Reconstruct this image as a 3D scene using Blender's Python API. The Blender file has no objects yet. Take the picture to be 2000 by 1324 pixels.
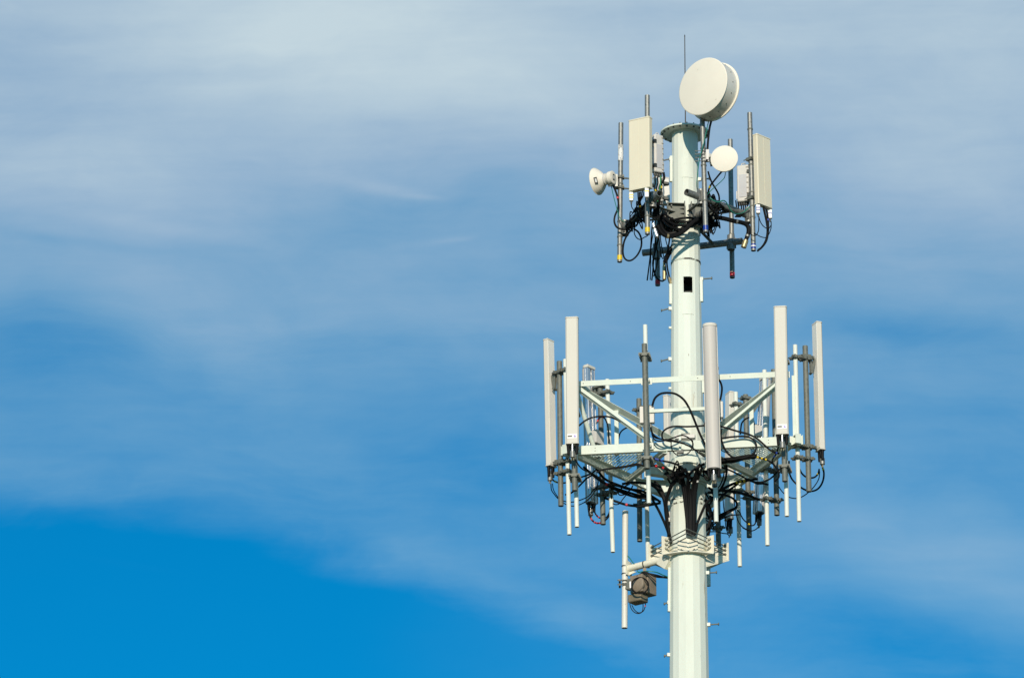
import bpy, math, random
from mathutils import Vector, Matrix
random.seed(7)
R = math.radians
SC = bpy.context.scene
COL = SC.collection

# ------------------------------------------------------------------ camera
DIST, FOC, PITCH, CAMZ = 71.7, 10000.0, R(21.3), 1.7     # metres to the pole, focal length in photo pixels
YAW = math.asin(2.63 / DIST)
cam_d = bpy.data.cameras.new('camera')
cam_d.sensor_width = 36.0
cam_d.lens = 36.0 * FOC / 2000.0
cam_d.clip_start, cam_d.clip_end = 0.5, 8000
cam = bpy.data.objects.new('camera', cam_d)
COL.objects.link(cam)
cam.location = (0, -DIST, CAMZ)
cam.rotation_euler = (R(90) + PITCH, 0, YAW)
SC.camera = cam
CM = Matrix.Translation(cam.location) @ cam.rotation_euler.to_matrix().to_4x4()
CROT = CM.to_3x3()

def at(u, v, d=0.0):
    """world point seen at photo pixel (u, v) on the upright plane d pixel-depths (1/130 m) behind the pole axis"""
    ray = CROT @ Vector(((u - 1000) / FOC, (662 - v) / FOC, -1.0))
    t = (d / 130.0 + DIST) / ray.y
    return Vector((0, -DIST, CAMZ)) + ray * t

# ------------------------------------------------------------------ world, sun
SUN_EL, SUN_AZ = R(18), R(-3)          # azimuth measured from straight behind the camera, negative = left
world = bpy.data.worlds.new('World')
SC.world = world
world.use_nodes = True
W = world.node_tree
W.nodes.clear()
def wn(t, **kw):
    n = W.nodes.new(t)
    for k, v in kw.items(): setattr(n, k, v)
    return n
def wl(a, b): W.links.new(a, b)
def wm(op, a, b=None, c=None):
    n = wn('ShaderNodeMath', operation=op)
    for i, x in enumerate((a, b, c)):
        if x is None: continue
        if isinstance(x, (int, float)): n.inputs[i].default_value = x
        else: wl(x, n.inputs[i])
    return n.outputs[0]
def wss(x, a, b, lo, hi):
    n = wn('ShaderNodeMapRange', interpolation_type='SMOOTHSTEP')
    wl(x, n.inputs[0])
    for i, q in enumerate((a, b, lo, hi)): n.inputs[i + 1].default_value = q
    return n.outputs[0]

sky = wn('ShaderNodeTexSky', sky_type='NISHITA', sun_disc=False)
sky.sun_elevation = SUN_EL
sky.sun_rotation = R(180) - SUN_AZ
sky.altitude, sky.air_density, sky.dust_density, sky.ozone_density = 200, 1.0, 0.25, 3.0
SKY_STRENGTH = 0.15
tc = wn('ShaderNodeTexCoord')
sep = wn('ShaderNodeSeparateXYZ'); wl(tc.outputs['Generated'], sep.inputs[0])
yy = wm('MAXIMUM', wm('ABSOLUTE', sep.outputs[1]), 0.12)
SX = wm('MULTIPLY', wm('DIVIDE', sep.outputs[0], yy), 9.317)                   # kilo-units across the sky
SZ = wm('MULTIPLY', wm('SUBTRACT', wm('DIVIDE', sep.outputs[2], yy), 0.39), 8.685)
cmb = wn('ShaderNodeCombineXYZ'); wl(SX, cmb.inputs[0]); wl(SZ, cmb.inputs[1])
nw = wn('ShaderNodeTexNoise'); nw.inputs['Scale'].default_value = 1.6; nw.inputs['Detail'].default_value = 3
wl(cmb.outputs[0], nw.inputs['Vector'])
vs = wn('ShaderNodeVectorMath', operation='SUBTRACT'); wl(nw.outputs['Color'], vs.inputs[0]); vs.inputs[1].default_value = (.5, .5, .5)
vsc = wn('ShaderNodeVectorMath', operation='MULTIPLY'); wl(vs.outputs[0], vsc.inputs[0]); vsc.inputs[1].default_value = (.30, .22, 0)
vad = wn('ShaderNodeVectorMath', operation='ADD'); wl(cmb.outputs[0], vad.inputs[0]); wl(vsc.outputs[0], vad.inputs[1])
WARP = vad.outputs[0]
wsep = wn('ShaderNodeSeparateXYZ'); wl(WARP, wsep.inputs[0])
def blob(u, v, ru, rv, deg, amp, src=None):
    """a soft bank (or gap) of cirrus"""
    m = wn('ShaderNodeMapping', vector_type='TEXTURE')
    m.inputs['Location'].default_value = ((u - 1342) / 1000, (662 - v) / 1000, 0)
    m.inputs['Rotation'].default_value = (0, 0, R(deg))
    m.inputs['Scale'].default_value = (ru / 1000, rv / 1000, 1)
    wl(src or WARP, m.inputs['Vector'])
    g = wn('ShaderNodeVectorMath', operation='LENGTH'); wl(m.outputs[0], g.inputs[0])
    return wss(g.outputs['Value'], 0.0, 1.0, amp, 0.0)
def streak(rot, sx, sy, scale, detail, rough=.55, dist=0.3, src=None):
    m = wn('ShaderNodeMapping')
    m.inputs['Rotation'].default_value = (0, 0, R(rot)); m.inputs['Scale'].default_value = (sx, sy, 1)
    wl(src or WARP, m.inputs['Vector'])
    n = wn('ShaderNodeTexNoise'); n.inputs['Scale'].default_value = scale; n.inputs['Detail'].default_value = detail
    n.inputs['Roughness'].default_value = rough; n.inputs['Distortion'].default_value = dist
    wl(m.outputs[0], n.inputs['Vector'])
    return n.outputs['Fac']
# general veil: thicker higher up
dens = wss(wsep.outputs[1], -0.42, 0.72, 0.15, 0.60)
for b in [(650, 60, 900, 330, -8, .34), (1050, 170, 520, 170, -14, .10), (1900, 120, 700, 420, -20, .16), (1450, 60, 420, 200, -10, .12), (150, 300, 460, 170, -5, .12), (120, 680, 360, 90, -14, -.025), (100, 930, 300, 60, -4, .04),
          (250, 330, 520, 190, -12, .10), (650, 440, 420, 110, 6, -.09), (980, 420, 330, 140, -12, -.08),
          (60, 560, 300, 280, 20, -.055), (350, 610, 380, 130, -22, .07), (900, 860, 420, 240, -20, -.06),
          (1800, 520, 480, 150, -8, .03), (1720, 665, 300, 60, 0, -.09), (1930, 700, 200, 90, 0, -.04), (1850, 330, 430, 140, -18, .12), (1500, 700, 400, 200, 10, .02),
          (40, 720, 260, 200, 0, -.06), (820, 1090, 620, 90, -19, .05), (1760, 1050, 600, 190, -12, .18),
          (1850, 1300, 500, 170, -18, -.10)]:
    dens = wm('ADD', dens, blob(*b))
st = wm('SUBTRACT', streak(14, .55, 2.6, 2.2, 7, .55, .5), .5)
st2 = wm('SUBTRACT', streak(8, 1.0, 2.0, 5.5, 8, .6, .3), .5)
st3 = wm('SUBTRACT', streak(15, .30, 3.2, 4.2, 6, .58, .12, cmb.outputs[0]), .5)
st4 = wm('SUBTRACT', streak(20, .8, 1.5, 9.0, 7, .6, .3), .5)
fib = wm('ADD', wm('MULTIPLY', st4, .11), wm('ADD', wm('ADD', wm('MULTIPLY', st, .42), wm('MULTIPLY', st2, .16)), wm('MULTIPLY', st3, .20)))
dens = wm('ADD', dens, wm('MULTIPLY', fib, wss(dens, .0, .7, .55, 1.0)))
for b in ((750, 362, 150, 20, -12, .06), (825, 378, 75, 9, -5, .06), (700, 350, 180, 26, -10, .05), (840, 469, 130, 16, 7, .05), (890, 464, 60, 8, 5, .05), (260, 1085, 150, 12, -10, .12), (300, 430, 330, 26, -10, .06), (120, 455, 220, 20, -8, -.06)):
    dens = wm('ADD', dens, blob(*b, cmb.outputs[0]))
# lower edge of the veil, running down to the right
wmx = wn('ShaderNodeMix', data_type='VECTOR'); wmx.inputs[0].default_value = .3; wl(cmb.outputs[0], wmx.inputs[4]); wl(WARP, wmx.inputs[5])
esep = wn('ShaderNodeSeparateXYZ'); wl(wmx.outputs[1], esep.inputs[0])
du = wm('ADD', esep.outputs[0], 1.342)
edge = wm('ADD', wm('ADD', esep.outputs[1], .283 + .0), wm('ADD', wm('MULTIPLY', du, .10), wm('MULTIPLY', wm('MULTIPLY', du, du), .145)))
veil = wss(wm('ADD', edge, wm('MULTIPLY', fib, .25)), -.06, .07, 0.0, 1.0)
dens = wm('MULTIPLY', dens, wm('MAXIMUM', veil, wss(du, .65, 1.7, 0.01, .55)))
dens = wm('MULTIPLY', dens, wss(SZ, .8, 2.6, 1.0, .2))       # clear overhead
dens = wm('MINIMUM', wm('MAXIMUM', dens, 0.0), 1.0)
tint = wn('ShaderNodeMix', data_type='RGBA', blend_type='MULTIPLY'); tint.inputs[0].default_value = 1
wl(sky.outputs[0], tint.inputs[6]); tint.inputs[7].default_value = (1, 1, 1, 1)
SKYTINT = tint.inputs[7]
cmix = wn('ShaderNodeMix', data_type='RGBA'); wl(dens, cmix.inputs[0]); wl(tint.outputs[2], cmix.inputs[6])
ccl = wn('ShaderNodeMix', data_type='RGBA'); wl(wss(dens, 0.0, .6, 0.0, 1.0), ccl.inputs[0])      # thin veil is bluer than thick cloud
ccl.inputs[6].default_value = (.52 / SKY_STRENGTH, .79 / SKY_STRENGTH, .76 / SKY_STRENGTH, 1)
ccl.inputs[7].default_value = (.545 / SKY_STRENGTH, .668 / SKY_STRENGTH, .735 / SKY_STRENGTH, 1)
wl(ccl.outputs[2], cmix.inputs[7])
SKYTINT.default_value = (.0, .505, .725, 1)        # deep blue of a polarised clear sky
bg = wn('ShaderNodeBackground'); bg.inputs['Strength'].default_value = SKY_STRENGTH
wl(cmix.outputs[2], bg.inputs['Color'])
wo = wn('ShaderNodeOutputWorld'); wl(bg.outputs[0], wo.inputs['Surface'])

sl = bpy.data.lights.new('sun', 'SUN'); sl.energy = 3.8; sl.angle = R(0.5); sl.color = (1.0, .88, .71)
sun = bpy.data.objects.new('sun', sl); COL.objects.link(sun)
sdir = Vector((math.sin(SUN_AZ) * math.cos(SUN_EL), -math.cos(SUN_AZ) * math.cos(SUN_EL), math.sin(SUN_EL)))
sun.rotation_euler = sdir.to_track_quat('Z', 'Y').to_euler()
sun.location = (0, -100, 60)
SC.view_settings.view_transform = 'Standard'
SC.view_settings.look = 'None'
SC.view_settings.exposure = 0
SC.view_settings.gamma = 1
SC.render.resolution_x, SC.render.resolution_y = 1024, 677

# ------------------------------------------------------------------ materials
def mat(name, col, rough=.5, metal=0.0, var=.12, scale=6.0, bump=0.0, col2=None, specks=None, stretch=1.0, spec=.5, coat=0.0):
    m = bpy.data.materials.new(name); m.use_nodes = True
    N, L = m.node_tree.nodes, m.node_tree.links
    b = N['Principled BSDF']
    b.inputs['Roughness'].default_value = rough; b.inputs['Metallic'].default_value = metal
    b.inputs['Specular IOR Level'].default_value = spec; b.inputs['Coat Weight'].default_value = coat
    t = N.new('ShaderNodeTexCoord'); mp = N.new('ShaderNodeMapping'); mp.inputs['Scale'].default_value = (1, 1, stretch)
    L.new(t.outputs['Object'], mp.inputs[0])
    n = N.new('ShaderNodeTexNoise'); n.inputs['Scale'].default_value = scale; n.inputs['Detail'].default_value = 6
    n.inputs['Roughness'].default_value = .65
    L.new(mp.outputs[0], n.inputs['Vector'])
    r = N.new('ShaderNodeValToRGB'); r.color_ramp.elements[0].position = .32; r.color_ramp.elements[1].position = .68
    lo = col2 or tuple(c * (1 - var) for c in col)
    hi = col if col2 else tuple(min(1, c * (1 + var * .5)) for c in col)
    r.color_ramp.elements[0].color = (*lo, 1); r.color_ramp.elements[1].color = (*hi, 1)
    L.new(n.outputs['Fac'], r.inputs[0])
    out = r.outputs[0]
    if specks:                       # chips and runs of rust or grime: (colour, scale, threshold, stretch along z)
        for (sc_, ss, th, stz) in specks:
            mp2 = N.new('ShaderNodeMapping'); mp2.inputs['Scale'].default_value = (1, 1, stz); mp2.inputs['Location'].default_value = (ss, th * 7, 3)
            L.new(t.outputs['Object'], mp2.inputs[0])
            n2 = N.new('ShaderNodeTexNoise'); n2.inputs['Scale'].default_value = ss; n2.inputs['Detail'].default_value = 5; n2.inputs['Roughness'].default_value = .6
            L.new(mp2.outputs[0], n2.inputs['Vector'])
            mr = N.new('ShaderNodeMapRange'); mr.inputs[1].default_value = th; mr.inputs[2].default_value = th + .05; L.new(n2.outputs['Fac'], mr.inputs[0])
            mx = N.new('ShaderNodeMix'); mx.data_type = 'RGBA'; L.new(mr.outputs[0], mx.inputs[0]); L.new(out, mx.inputs[6]); mx.inputs[7].default_value = (*sc_, 1)
            out = mx.outputs[2]
    L.new(out, b.inputs['Base Color'])
    mr = N.new('ShaderNodeMapRange'); mr.inputs[3].default_value = max(.05, rough - .12); mr.inputs[4].default_value = min(1, rough + .12)
    L.new(n.outputs['Fac'], mr.inputs[0]); L.new(mr.outputs[0], b.inputs['Roughness'])
    if bump:
        bp = N.new('ShaderNodeBump'); bp.inputs['Strength'].default_value = bump; bp.inputs['Distance'].default_value = .004
        L.new(n.outputs['Fac'], bp.inputs['Height']); L.new(bp.outputs[0], b.inputs['Normal'])
    return m
RUST = (.16, .08, .035)
M = dict(
    pole=mat('pole_paint', (.745, .785, .705), .65, spec=.25, var=.09, scale=1.6, stretch=.25, bump=.05, specks=[((.50, .44, .33), 9, .66, .10), (RUST, 20, .70, .16), ((.08, .065, .05), 55, .72, .35)]),
    mint=mat('platform_paint', (.72, .78, .70), .65, spec=.22, var=.09, scale=5, bump=.06, specks=[(RUST, 30, .75, 1)]),
    white=mat('pipe_paint', (.76, .79, .73), .6, spec=.3, var=.06, scale=5, stretch=.3, specks=[((.25, .17, .1), 35, .755, .4)]),
    cream=mat('collar_paint', (.80, .765, .64), .6, spec=.25, var=.1, scale=7, bump=.1, specks=[(RUST, 18, .70, .35), ((.08, .06, .05), 50, .72, .6)]),
    galv=mat('galvanised_steel', (.33, .33, .31), .48, .45, var=.3, scale=26, bump=.12, col2=(.16, .17, .165)),
    dull=mat('weathered_steel', (.20, .205, .175), .6, .15, var=.25, scale=22, bump=.12, col2=(.115, .125, .11)),
    dark=mat('dark_steel', (.075, .08, .075), .5, .4, var=.3, scale=20),
    black=mat('cable_sheath', (.007, .007, .008), .55, spec=.15, var=.2, scale=15),
    green=mat('earth_wire_sheath', (.015, .19, .14), .45, var=.1),
    greencol=mat('green_cable_sheath', (.02, .22, .08), .45, var=.1),
    beige=mat('beige_radome', (.755, .695, .55), .6, spec=.25, var=.04, scale=2.5, stretch=.4),
    beigeside=mat('beige_side_moulding', (.77, .715, .57), .45, var=.04, scale=3),
    radome=mat('white_radome', (.70, .665, .595), .7, spec=.2, var=.04, scale=3, stretch=.3, specks=[((.45, .40, .32), 14, .75, .5)]),
    back=mat('antenna_back_plate', (.84, .81, .75), .5, .0, var=.07, scale=4, stretch=.4, specks=[((.30, .25, .18), 16, .73, .5)]),
    tube=mat('grey_tube_radome', (.58, .54, .505), .5, spec=.25, var=.04, scale=3, stretch=.3),
    alu=mat('aluminium', (.80, .80, .80), .30, .8, var=.08, scale=9, stretch=.15),
    dish=mat('dish_cover', (.83, .775, .675), .65, spec=.2, var=.035, scale=2.2, specks=[((.62, .58, .50), 9, .70, 1)]),
    dishside=mat('dish_shroud', (.82, .775, .69), .35, .1, var=.06, scale=5, specks=[((.3, .28, .24), 20, .72, 1)]),
    lightgrey=mat('light_grey_casting', (.64, .62, .585), .5, var=.08, scale=8, specks=[((.3, .22, .15), 20, .72, 1)]),
    tan=mat('sun_bleached_tan_box', (.27, .215, .16), .65, var=.22, scale=9, stretch=.35, bump=.1),
    yellow=mat('yellow_tape', (.80, .56, .015), .45, var=.08, scale=20),
    red=mat('red_tape', (.62, .02, .035), .4, var=.1, scale=20),
    blue=mat('blue_tape', (.012, .05, .33), .4, var=.1, scale=20),
    sticker=mat('white_sticker', (.80, .80, .80), .4, var=.02),
    purple=mat('purple_print', (.16, .10, .52), .4, var=.05),
    hole=mat('dark_pole_inside', (.03, .032, .03), .8, var=.2),
    brass=mat('brass_gland', (.45, .36, .20), .4, .6, var=.2, scale=20),
    rod=mat('rod_metal', (.06, .055, .05), .45, .5, var=.2),
    lgreen=mat('grating_steel', (.40, .51, .46), .5, var=.12, scale=9),
)

# ------------------------------------------------------------------ mesh builder
class MB:
    def __init__(s): s.v, s.f, s.m, s.cur = [], [], [], 0
    def use(s, i): s.cur = i; return s
    def add(s, vs, fs):
        o = len(s.v); s.v += [Vector(p) for p in vs]
        for f in fs: s.f.append(tuple(i + o for i in f)); s.m.append(s.cur)
        return s
    def hexa(s, p):                  # 8 corners: bottom ring 0-3, top ring 4-7
        return s.add(p, [(3, 2, 1, 0), (4, 5, 6, 7), (0, 1, 5, 4), (1, 2, 6, 5), (2, 3, 7, 6), (3, 0, 4, 7)])
    def box(s, c, x, y, z, sx, sy, sz):     # centre, three unit axes, three full sizes
        c = Vector(c); x, y, z = Vector(x) * sx / 2, Vector(y) * sy / 2, Vector(z) * sz / 2
        return s.hexa([c - x - y - z, c + x - y - z, c + x + y - z, c - x + y - z, c - x - y + z, c + x - y + z, c + x + y + z, c - x + y + z])
    def beam(s, a, b, w, h, up=(0, 0, 1)):   # rectangular bar from a to b: w sideways, h along up
        a, b = Vector(a), Vector(b); t = (b - a); ln = t.length; t.normalize()
        side = t.cross(Vector(up)).normalized(); u = side.cross(t).normalized()
        return s.box((a + b) / 2, t, side, u, ln, w, h)
    def ell(s, a, b, w, h, th=.008, up=(0, 0, 1), flip=1):      # angle iron
        a, b = Vector(a), Vector(b); t = (b - a).normalized(); side = t.cross(Vector(up)).normalized(); u = side.cross(t).normalized()
        ln = (b - a).length; c = (a + b) / 2
        s.box(c, t, side, u, ln, w, th)
        return s.box(c + side * flip * (w / 2 - th / 2) - u * (h / 2 + th / 2), t, side, u, ln, th, h)
    def frame(s, a, b):
        t = (Vector(b) - Vector(a)).normalized()
        x = t.cross(Vector((0, 0, 1)) if abs(t.z) < .9 else Vector((1, 0, 0))).normalized()
        return t, x, t.cross(x)
    def cyl(s, a, b, r, r2=None, n=20, caps=True):
        r2 = r if r2 is None else r2; a, b = Vector(a), Vector(b); t, x, y = s.frame(a, b)
        vs = [p + (x * math.cos(q) + y * math.sin(q)) * rr for p, rr in ((a, r), (b, r2)) for q in (2 * math.pi * i / n for i in range(n))]
        fs = [(i, (i + 1) % n, n + (i + 1) % n, n + i) for i in range(n)]
        if caps: fs += [tuple(range(n - 1, -1, -1)), tuple(range(n, 2 * n))]
        return s.add(vs, fs)
    def pipe(s, a, b, r, wall=.006, n=20):     # open-ended tube
        return s.lathe(a, b, [(0, r - wall), (0, r), (1, r), (1, r - wall), (1 - .12, r - wall), (1 - .12, 0)], [(0, r - wall), (.12, r - wall), (.12, 0)], n)
    def lathe(s, a, b, prof, prof0=None, n=32):   # profile of (fraction along a->b, radius)
        a, b = Vector(a), Vector(b); t, x, y = s.frame(a, b)
        pr = (list(reversed(prof0)) if prof0 else []) + list(prof)
        pr = [p for i, p in enumerate(pr) if i == 0 or p != pr[i - 1]]
        vs, fs = [], []
        for fr, rr in pr:
            c = a.lerp(b, fr)
            vs += [c + (x * math.cos(2 * math.pi * i / n) + y * math.sin(2 * math.pi * i / n)) * max(rr, 1e-4) for i in range(n)]
        for k in range(len(pr) - 1):
            fs += [(k * n + i, k * n + (i + 1) % n, (k + 1) * n + (i + 1) % n, (k + 1) * n + i) for i in range(n)]
        fs += [tuple(range(n - 1, -1, -1)), tuple((len(pr) - 1) * n + i for i in range(n))]
        return s.add(vs, fs)
    def tube(s, pts, r, n=8, smooth=6):
        pts = [Vector(p) for p in pts]
        if smooth and len(pts) > 2:
            q = [pts[0] * 2 - pts[1]] + pts + [pts[-1] * 2 - pts[-2]]; o = []
            for i in range(1, len(q) - 2):
                p0, p1, p2, p3 = q[i - 1], q[i], q[i + 1], q[i + 2]
                for k in range(smooth):
                    t = k / smooth
                    o.append(.5 * ((2 * p1) + (p2 - p0) * t + (2 * p0 - 5 * p1 + 4 * p2 - p3) * t * t + (3 * p1 - p0 - 3 * p2 + p3) * t ** 3))
            pts = o + [pts[-1]]
        vs, fs = [], []; x = None
        for i, p in enumerate(pts):
            t = (pts[min(i + 1, len(pts) - 1)] - pts[max(i - 1, 0)]).normalized()
            if x is None: x = t.cross(Vector((.3, .2, .93))).normalized()
            x = (x - t * x.dot(t)).normalized(); y = t.cross(x)
            vs += [p + (x * math.cos(2 * math.pi * k / n) + y * math.sin(2 * math.pi * k / n)) * r for k in range(n)]
        for i in range(len(pts) - 1):
            fs += [(i * n + k, i * n + (k + 1) % n, (i + 1) * n + (k + 1) % n, (i + 1) * n + k) for k in range(n)]
        fs += [tuple(range(n - 1, -1, -1)), tuple((len(pts) - 1) * n + k for k in range(n))]
        return s.add(vs, fs)
    def prism(s, poly, off):          # planar polygon (world points) extruded by off
        n = len(poly); off = Vector(off); poly = [Vector(p) for p in poly]
        return s.add(poly + [p + off for p in poly], [tuple(range(n - 1, -1, -1)), tuple(range(n, 2 * n))] + [(i, (i + 1) % n, n + (i + 1) % n, n + i) for i in range(n)])
    def mesh(s, name, base, mats, ang=38):
        me = bpy.data.meshes.new(name)
        me.from_pydata([p - base for p in s.v], [], s.f)
        for m in mats: me.materials.append(m)
        for p, i in zip(me.polygons, s.m): p.material_index = min(i, len(mats) - 1); p.use_smooth = ang > 0
        import bmesh
        bm = bmesh.new(); bm.from_mesh(me); bmesh.ops.recalc_face_normals(bm, faces=bm.faces); bm.to_mesh(me); bm.free()
        if ang > 0: me.set_sharp_from_angle(angle=R(ang))
        me.update(); return me

def mats_of(m): return [M[q] for q in m.split()] if isinstance(m, str) else m
def bevel(o, w):
    b = o.modifiers.new('bevel', 'BEVEL'); b.width = w; b.segments = 2; b.limit_method = 'ANGLE'; b.angle_limit = R(50)
class Thing:
    """an Empty at the thing's base; parts are meshes parented to it"""
    def __init__(s, name, label, cat, base, group=None):
        s.base = Vector(base); s.o = bpy.data.objects.new(name, None); COL.objects.link(s.o)
        s.o.location = s.base; s.o.empty_display_size = .1
        s.o['label'] = label; s.o['category'] = cat
        if group: s.o['group'] = group
    def part(s, name, mb, m, parent=None, label=None, ang=38, bev=0):
        o = bpy.data.objects.new(name, mb.mesh(name, s.base, mats_of(m), ang)); COL.objects.link(o)
        o.parent = parent or s.o
        if label: o['label'] = label
        if bev: bevel(o, bev)
        return o
def solo(name, label, cat, mb, m, group=None, kind=None, base=None, ang=38, bev=0):
    base = Vector(base) if base is not None else mb.v[0].copy()
    o = bpy.data.objects.new(name, mb.mesh(name, base, mats_of(m), ang)); COL.objects.link(o); o.location = base
    if label: o['label'] = label; o['category'] = cat
    if group: o['group'] = group
    if kind: o['kind'] = kind
    if bev: bevel(o, bev)
    return o
Z = Vector((0, 0, 1))
def PX(n): return n / 130.0

# ------------------------------------------------------------------ ground
g = MB(); N_ = 40; S_ = 3000.0
for i in range(N_ + 1):
    for j in range(N_ + 1):
        x = ((i / N_) * 2 - 1); y = ((j / N_) * 2 - 1)
        x, y = S_ * x * abs(x), S_ * y * abs(y)
        g.v.append(Vector((x, y, 0.0)))
for i in range(N_):
    for j in range(N_):
        a = i * (N_ + 1) + j; g.f.append((a, a + N_ + 1, a + N_ + 2, a + 1)); g.m.append(0)
solo('ground', None, None, g, [mat('dry_grass_ground', (.07, .08, .03), .9, var=.4, scale=.4, col2=(.11, .10, .05))], kind='structure', base=(0, 0, 0))

# ------------------------------------------------------------------ the pole
P_TOP, P_BOT = at(1337.5, 262.5), at(1346, 1310)
AX = (P_BOT - P_TOP) / (P_BOT.z - P_TOP.z)           # axis per metre of height
def axis(z): return P_TOP + AX * (z - P_TOP.z)
def zrow(v, d=0): return at(1340, v, d).z
R_TOP, R_BOT = .195, .285
def prad(z): return R_TOP + (R_BOT - R_TOP) * (P_TOP.z - z) / (P_TOP.z - P_BOT.z)
tower = Thing('cell_tower', 'tall tapering mint-white steel monopole with many flat sides, carrying all the antennas', 'tower', axis(0))
NS = 16
sh = MB(); rings = [0.0, zrow(1310), zrow(1110), zrow(900), zrow(700), zrow(507), P_TOP.z - .002]
vs, fs = [], []
for z in rings:
    c, r = axis(z), prad(z) / math.cos(math.pi / NS)
    vs += [c + Vector((math.cos(2 * math.pi * (k + .5) / NS + .05), math.sin(2 * math.pi * (k + .5) / NS + .05), 0)) * r for k in range(NS)]
for i in range(len(rings) - 1):
    fs += [(i * NS + k, i * NS + (k + 1) % NS, (i + 1) * NS + (k + 1) % NS, (i + 1) * NS + k) for k in range(NS)]
fs += [tuple(range(NS - 1, -1, -1)), tuple((len(rings) - 1) * NS + k for k in range(NS))]
sh.add(vs, fs)
shaft = tower.part('shaft', sh, 'pole hole', ang=0)
# the hand hole is cut right through the wall
hz0, hz1 = zrow(571.5, -27), zrow(540.5, -27); hx = at(1343.7, 556, -27).x
cb = MB(); cb.box((hx, -.12, (hz0 + hz1) / 2), (1, 0, 0), (0, 1, 0), Z, PX(17.5), .44, hz1 - hz0)
cut = bpy.data.objects.new('cutter', cb.mesh('cutter', tower.base, [M['pole'], M['hole']], 0)); COL.objects.link(cut); cut.location = tower.base
for p in cut.data.polygons: p.material_index = 1
bo = shaft.modifiers.new('b', 'BOOLEAN'); bo.object = cut; bo.solver = 'EXACT'; bo.operation = 'DIFFERENCE'
bpy.context.view_layer.update()
dg = bpy.context.evaluated_depsgraph_get()
nm = bpy.data.meshes.new_from_object(shaft.evaluated_get(dg)); shaft.modifiers.clear(); shaft.data = nm
bpy.data.objects.remove(cut)
# flange on top
fl = MB(); fc = axis(P_TOP.z); RF = PX(48.5)
fl.cyl(fc, fc + Z * .028, RF, n=64); fl.cyl(fc - Z * .02, fc, R_TOP + .02, n=NS * 2)
flange = tower.part('top_flange', fl, 'mint', bev=.003)
for k in range(20):
    q = 2 * math.pi * k / 20 + .1; c = fc + Vector((math.cos(q), math.sin(q), 0)) * (RF - .035)
    b = MB(); b.cyl(c - Z * .018, c, .016, n=6); b.cyl(c + Z * .0, c + Z * .055, .009, n=8); tower.part('bolt', b, 'dark', parent=flange)
def on_pole(u, v, out=0.0):
    """point on the near surface of the pole at photo pixel (u, v), pushed out by out metres"""
    z = zrow(v, -prad(zrow(v)) * 130 if prad(zrow(v)) > 0 else 0)
    c, r = axis(z), prad(z) + out
    x = at(u, v, -r * 130 * .7).x - c.x; x = max(-r * .999, min(r * .999, x))
    return Vector((c.x + x, c.y - math.sqrt(r * r - x * x), z))
def plate(u0, u1, v0, v1, out=.008):
    m = MB(); n = 6; f, b = [], []
    for i in range(n + 1):
        u = u0 + (u1 - u0) * i / n
        for v in (v0, v1):
            f.append(on_pole(u, v, out)); b.append(on_pole(u, v, -.012))
    vs = f + b; o = len(f); fs = []
    for i in range(n):
        fs += [(2 * i, 2 * i + 2, 2 * i + 3, 2 * i + 1), (o + 2 * i, o + 2 * i + 1, o + 2 * i + 3, o + 2 * i + 2),
               (2 * i, o + 2 * i, o + 2 * i + 2, 2 * i + 2), (2 * i + 1, 2 * i + 3, o + 2 * i + 3, o + 2 * i + 1)]
    fs += [(0, 1, o + 1, o), (2 * n, o + 2 * n, o + 2 * n + 1, 2 * n + 1)]
    m.add(vs, fs); return m
tower.part('hatch_cover', plate(1333.2, 1355.4, 574, 613.5), 'pole', label='closed cover plate below the open hole')
tower.part('hatch_cover', plate(1331.5, 1353.8, 308, 346.5), 'pole', label='closed cover plate near the top')
hf = MB()
for (a, b) in (((1334, 539.6), (1353.6, 539.6)), ((1334, 572.6), (1353.6, 572.6)), ((1334, 539.6), (1334, 572.6)), ((1353.6, 539.6), (1353.6, 572.6))):
    hf.tube([on_pole(a[0], a[1], .0), on_pole(b[0], b[1], .0)], .007, n=6, smooth=0)
tower.part('hole_rim', hf, 'pole')
for v, rr, m_ in ((505.5, .004, 'cream'), (972.5, .003, 'dull'), (981.5, .003, 'dull')):
    z = zrow(v, -26); b = MB(); b.lathe(axis(z - .012), axis(z + .012), [(0, prad(z) + .002), (0, prad(z) + rr + .006), (1, prad(z) + rr + .006), (1, prad(z) + .002)], n=32)
    tower.part('weld_seam' if v < 900 else 'strap', b, [mat('weathered_seam', (.62, .66, .58), .6, var=.1, scale=9, specks=[((.05, .04, .03), 11, .50, 1)])] if v < 900 else [mat('dashed_strap', (.66, .72, .64), .5, var=.1, specks=[((.06, .05, .04), 16, .5, 1)])])
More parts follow.
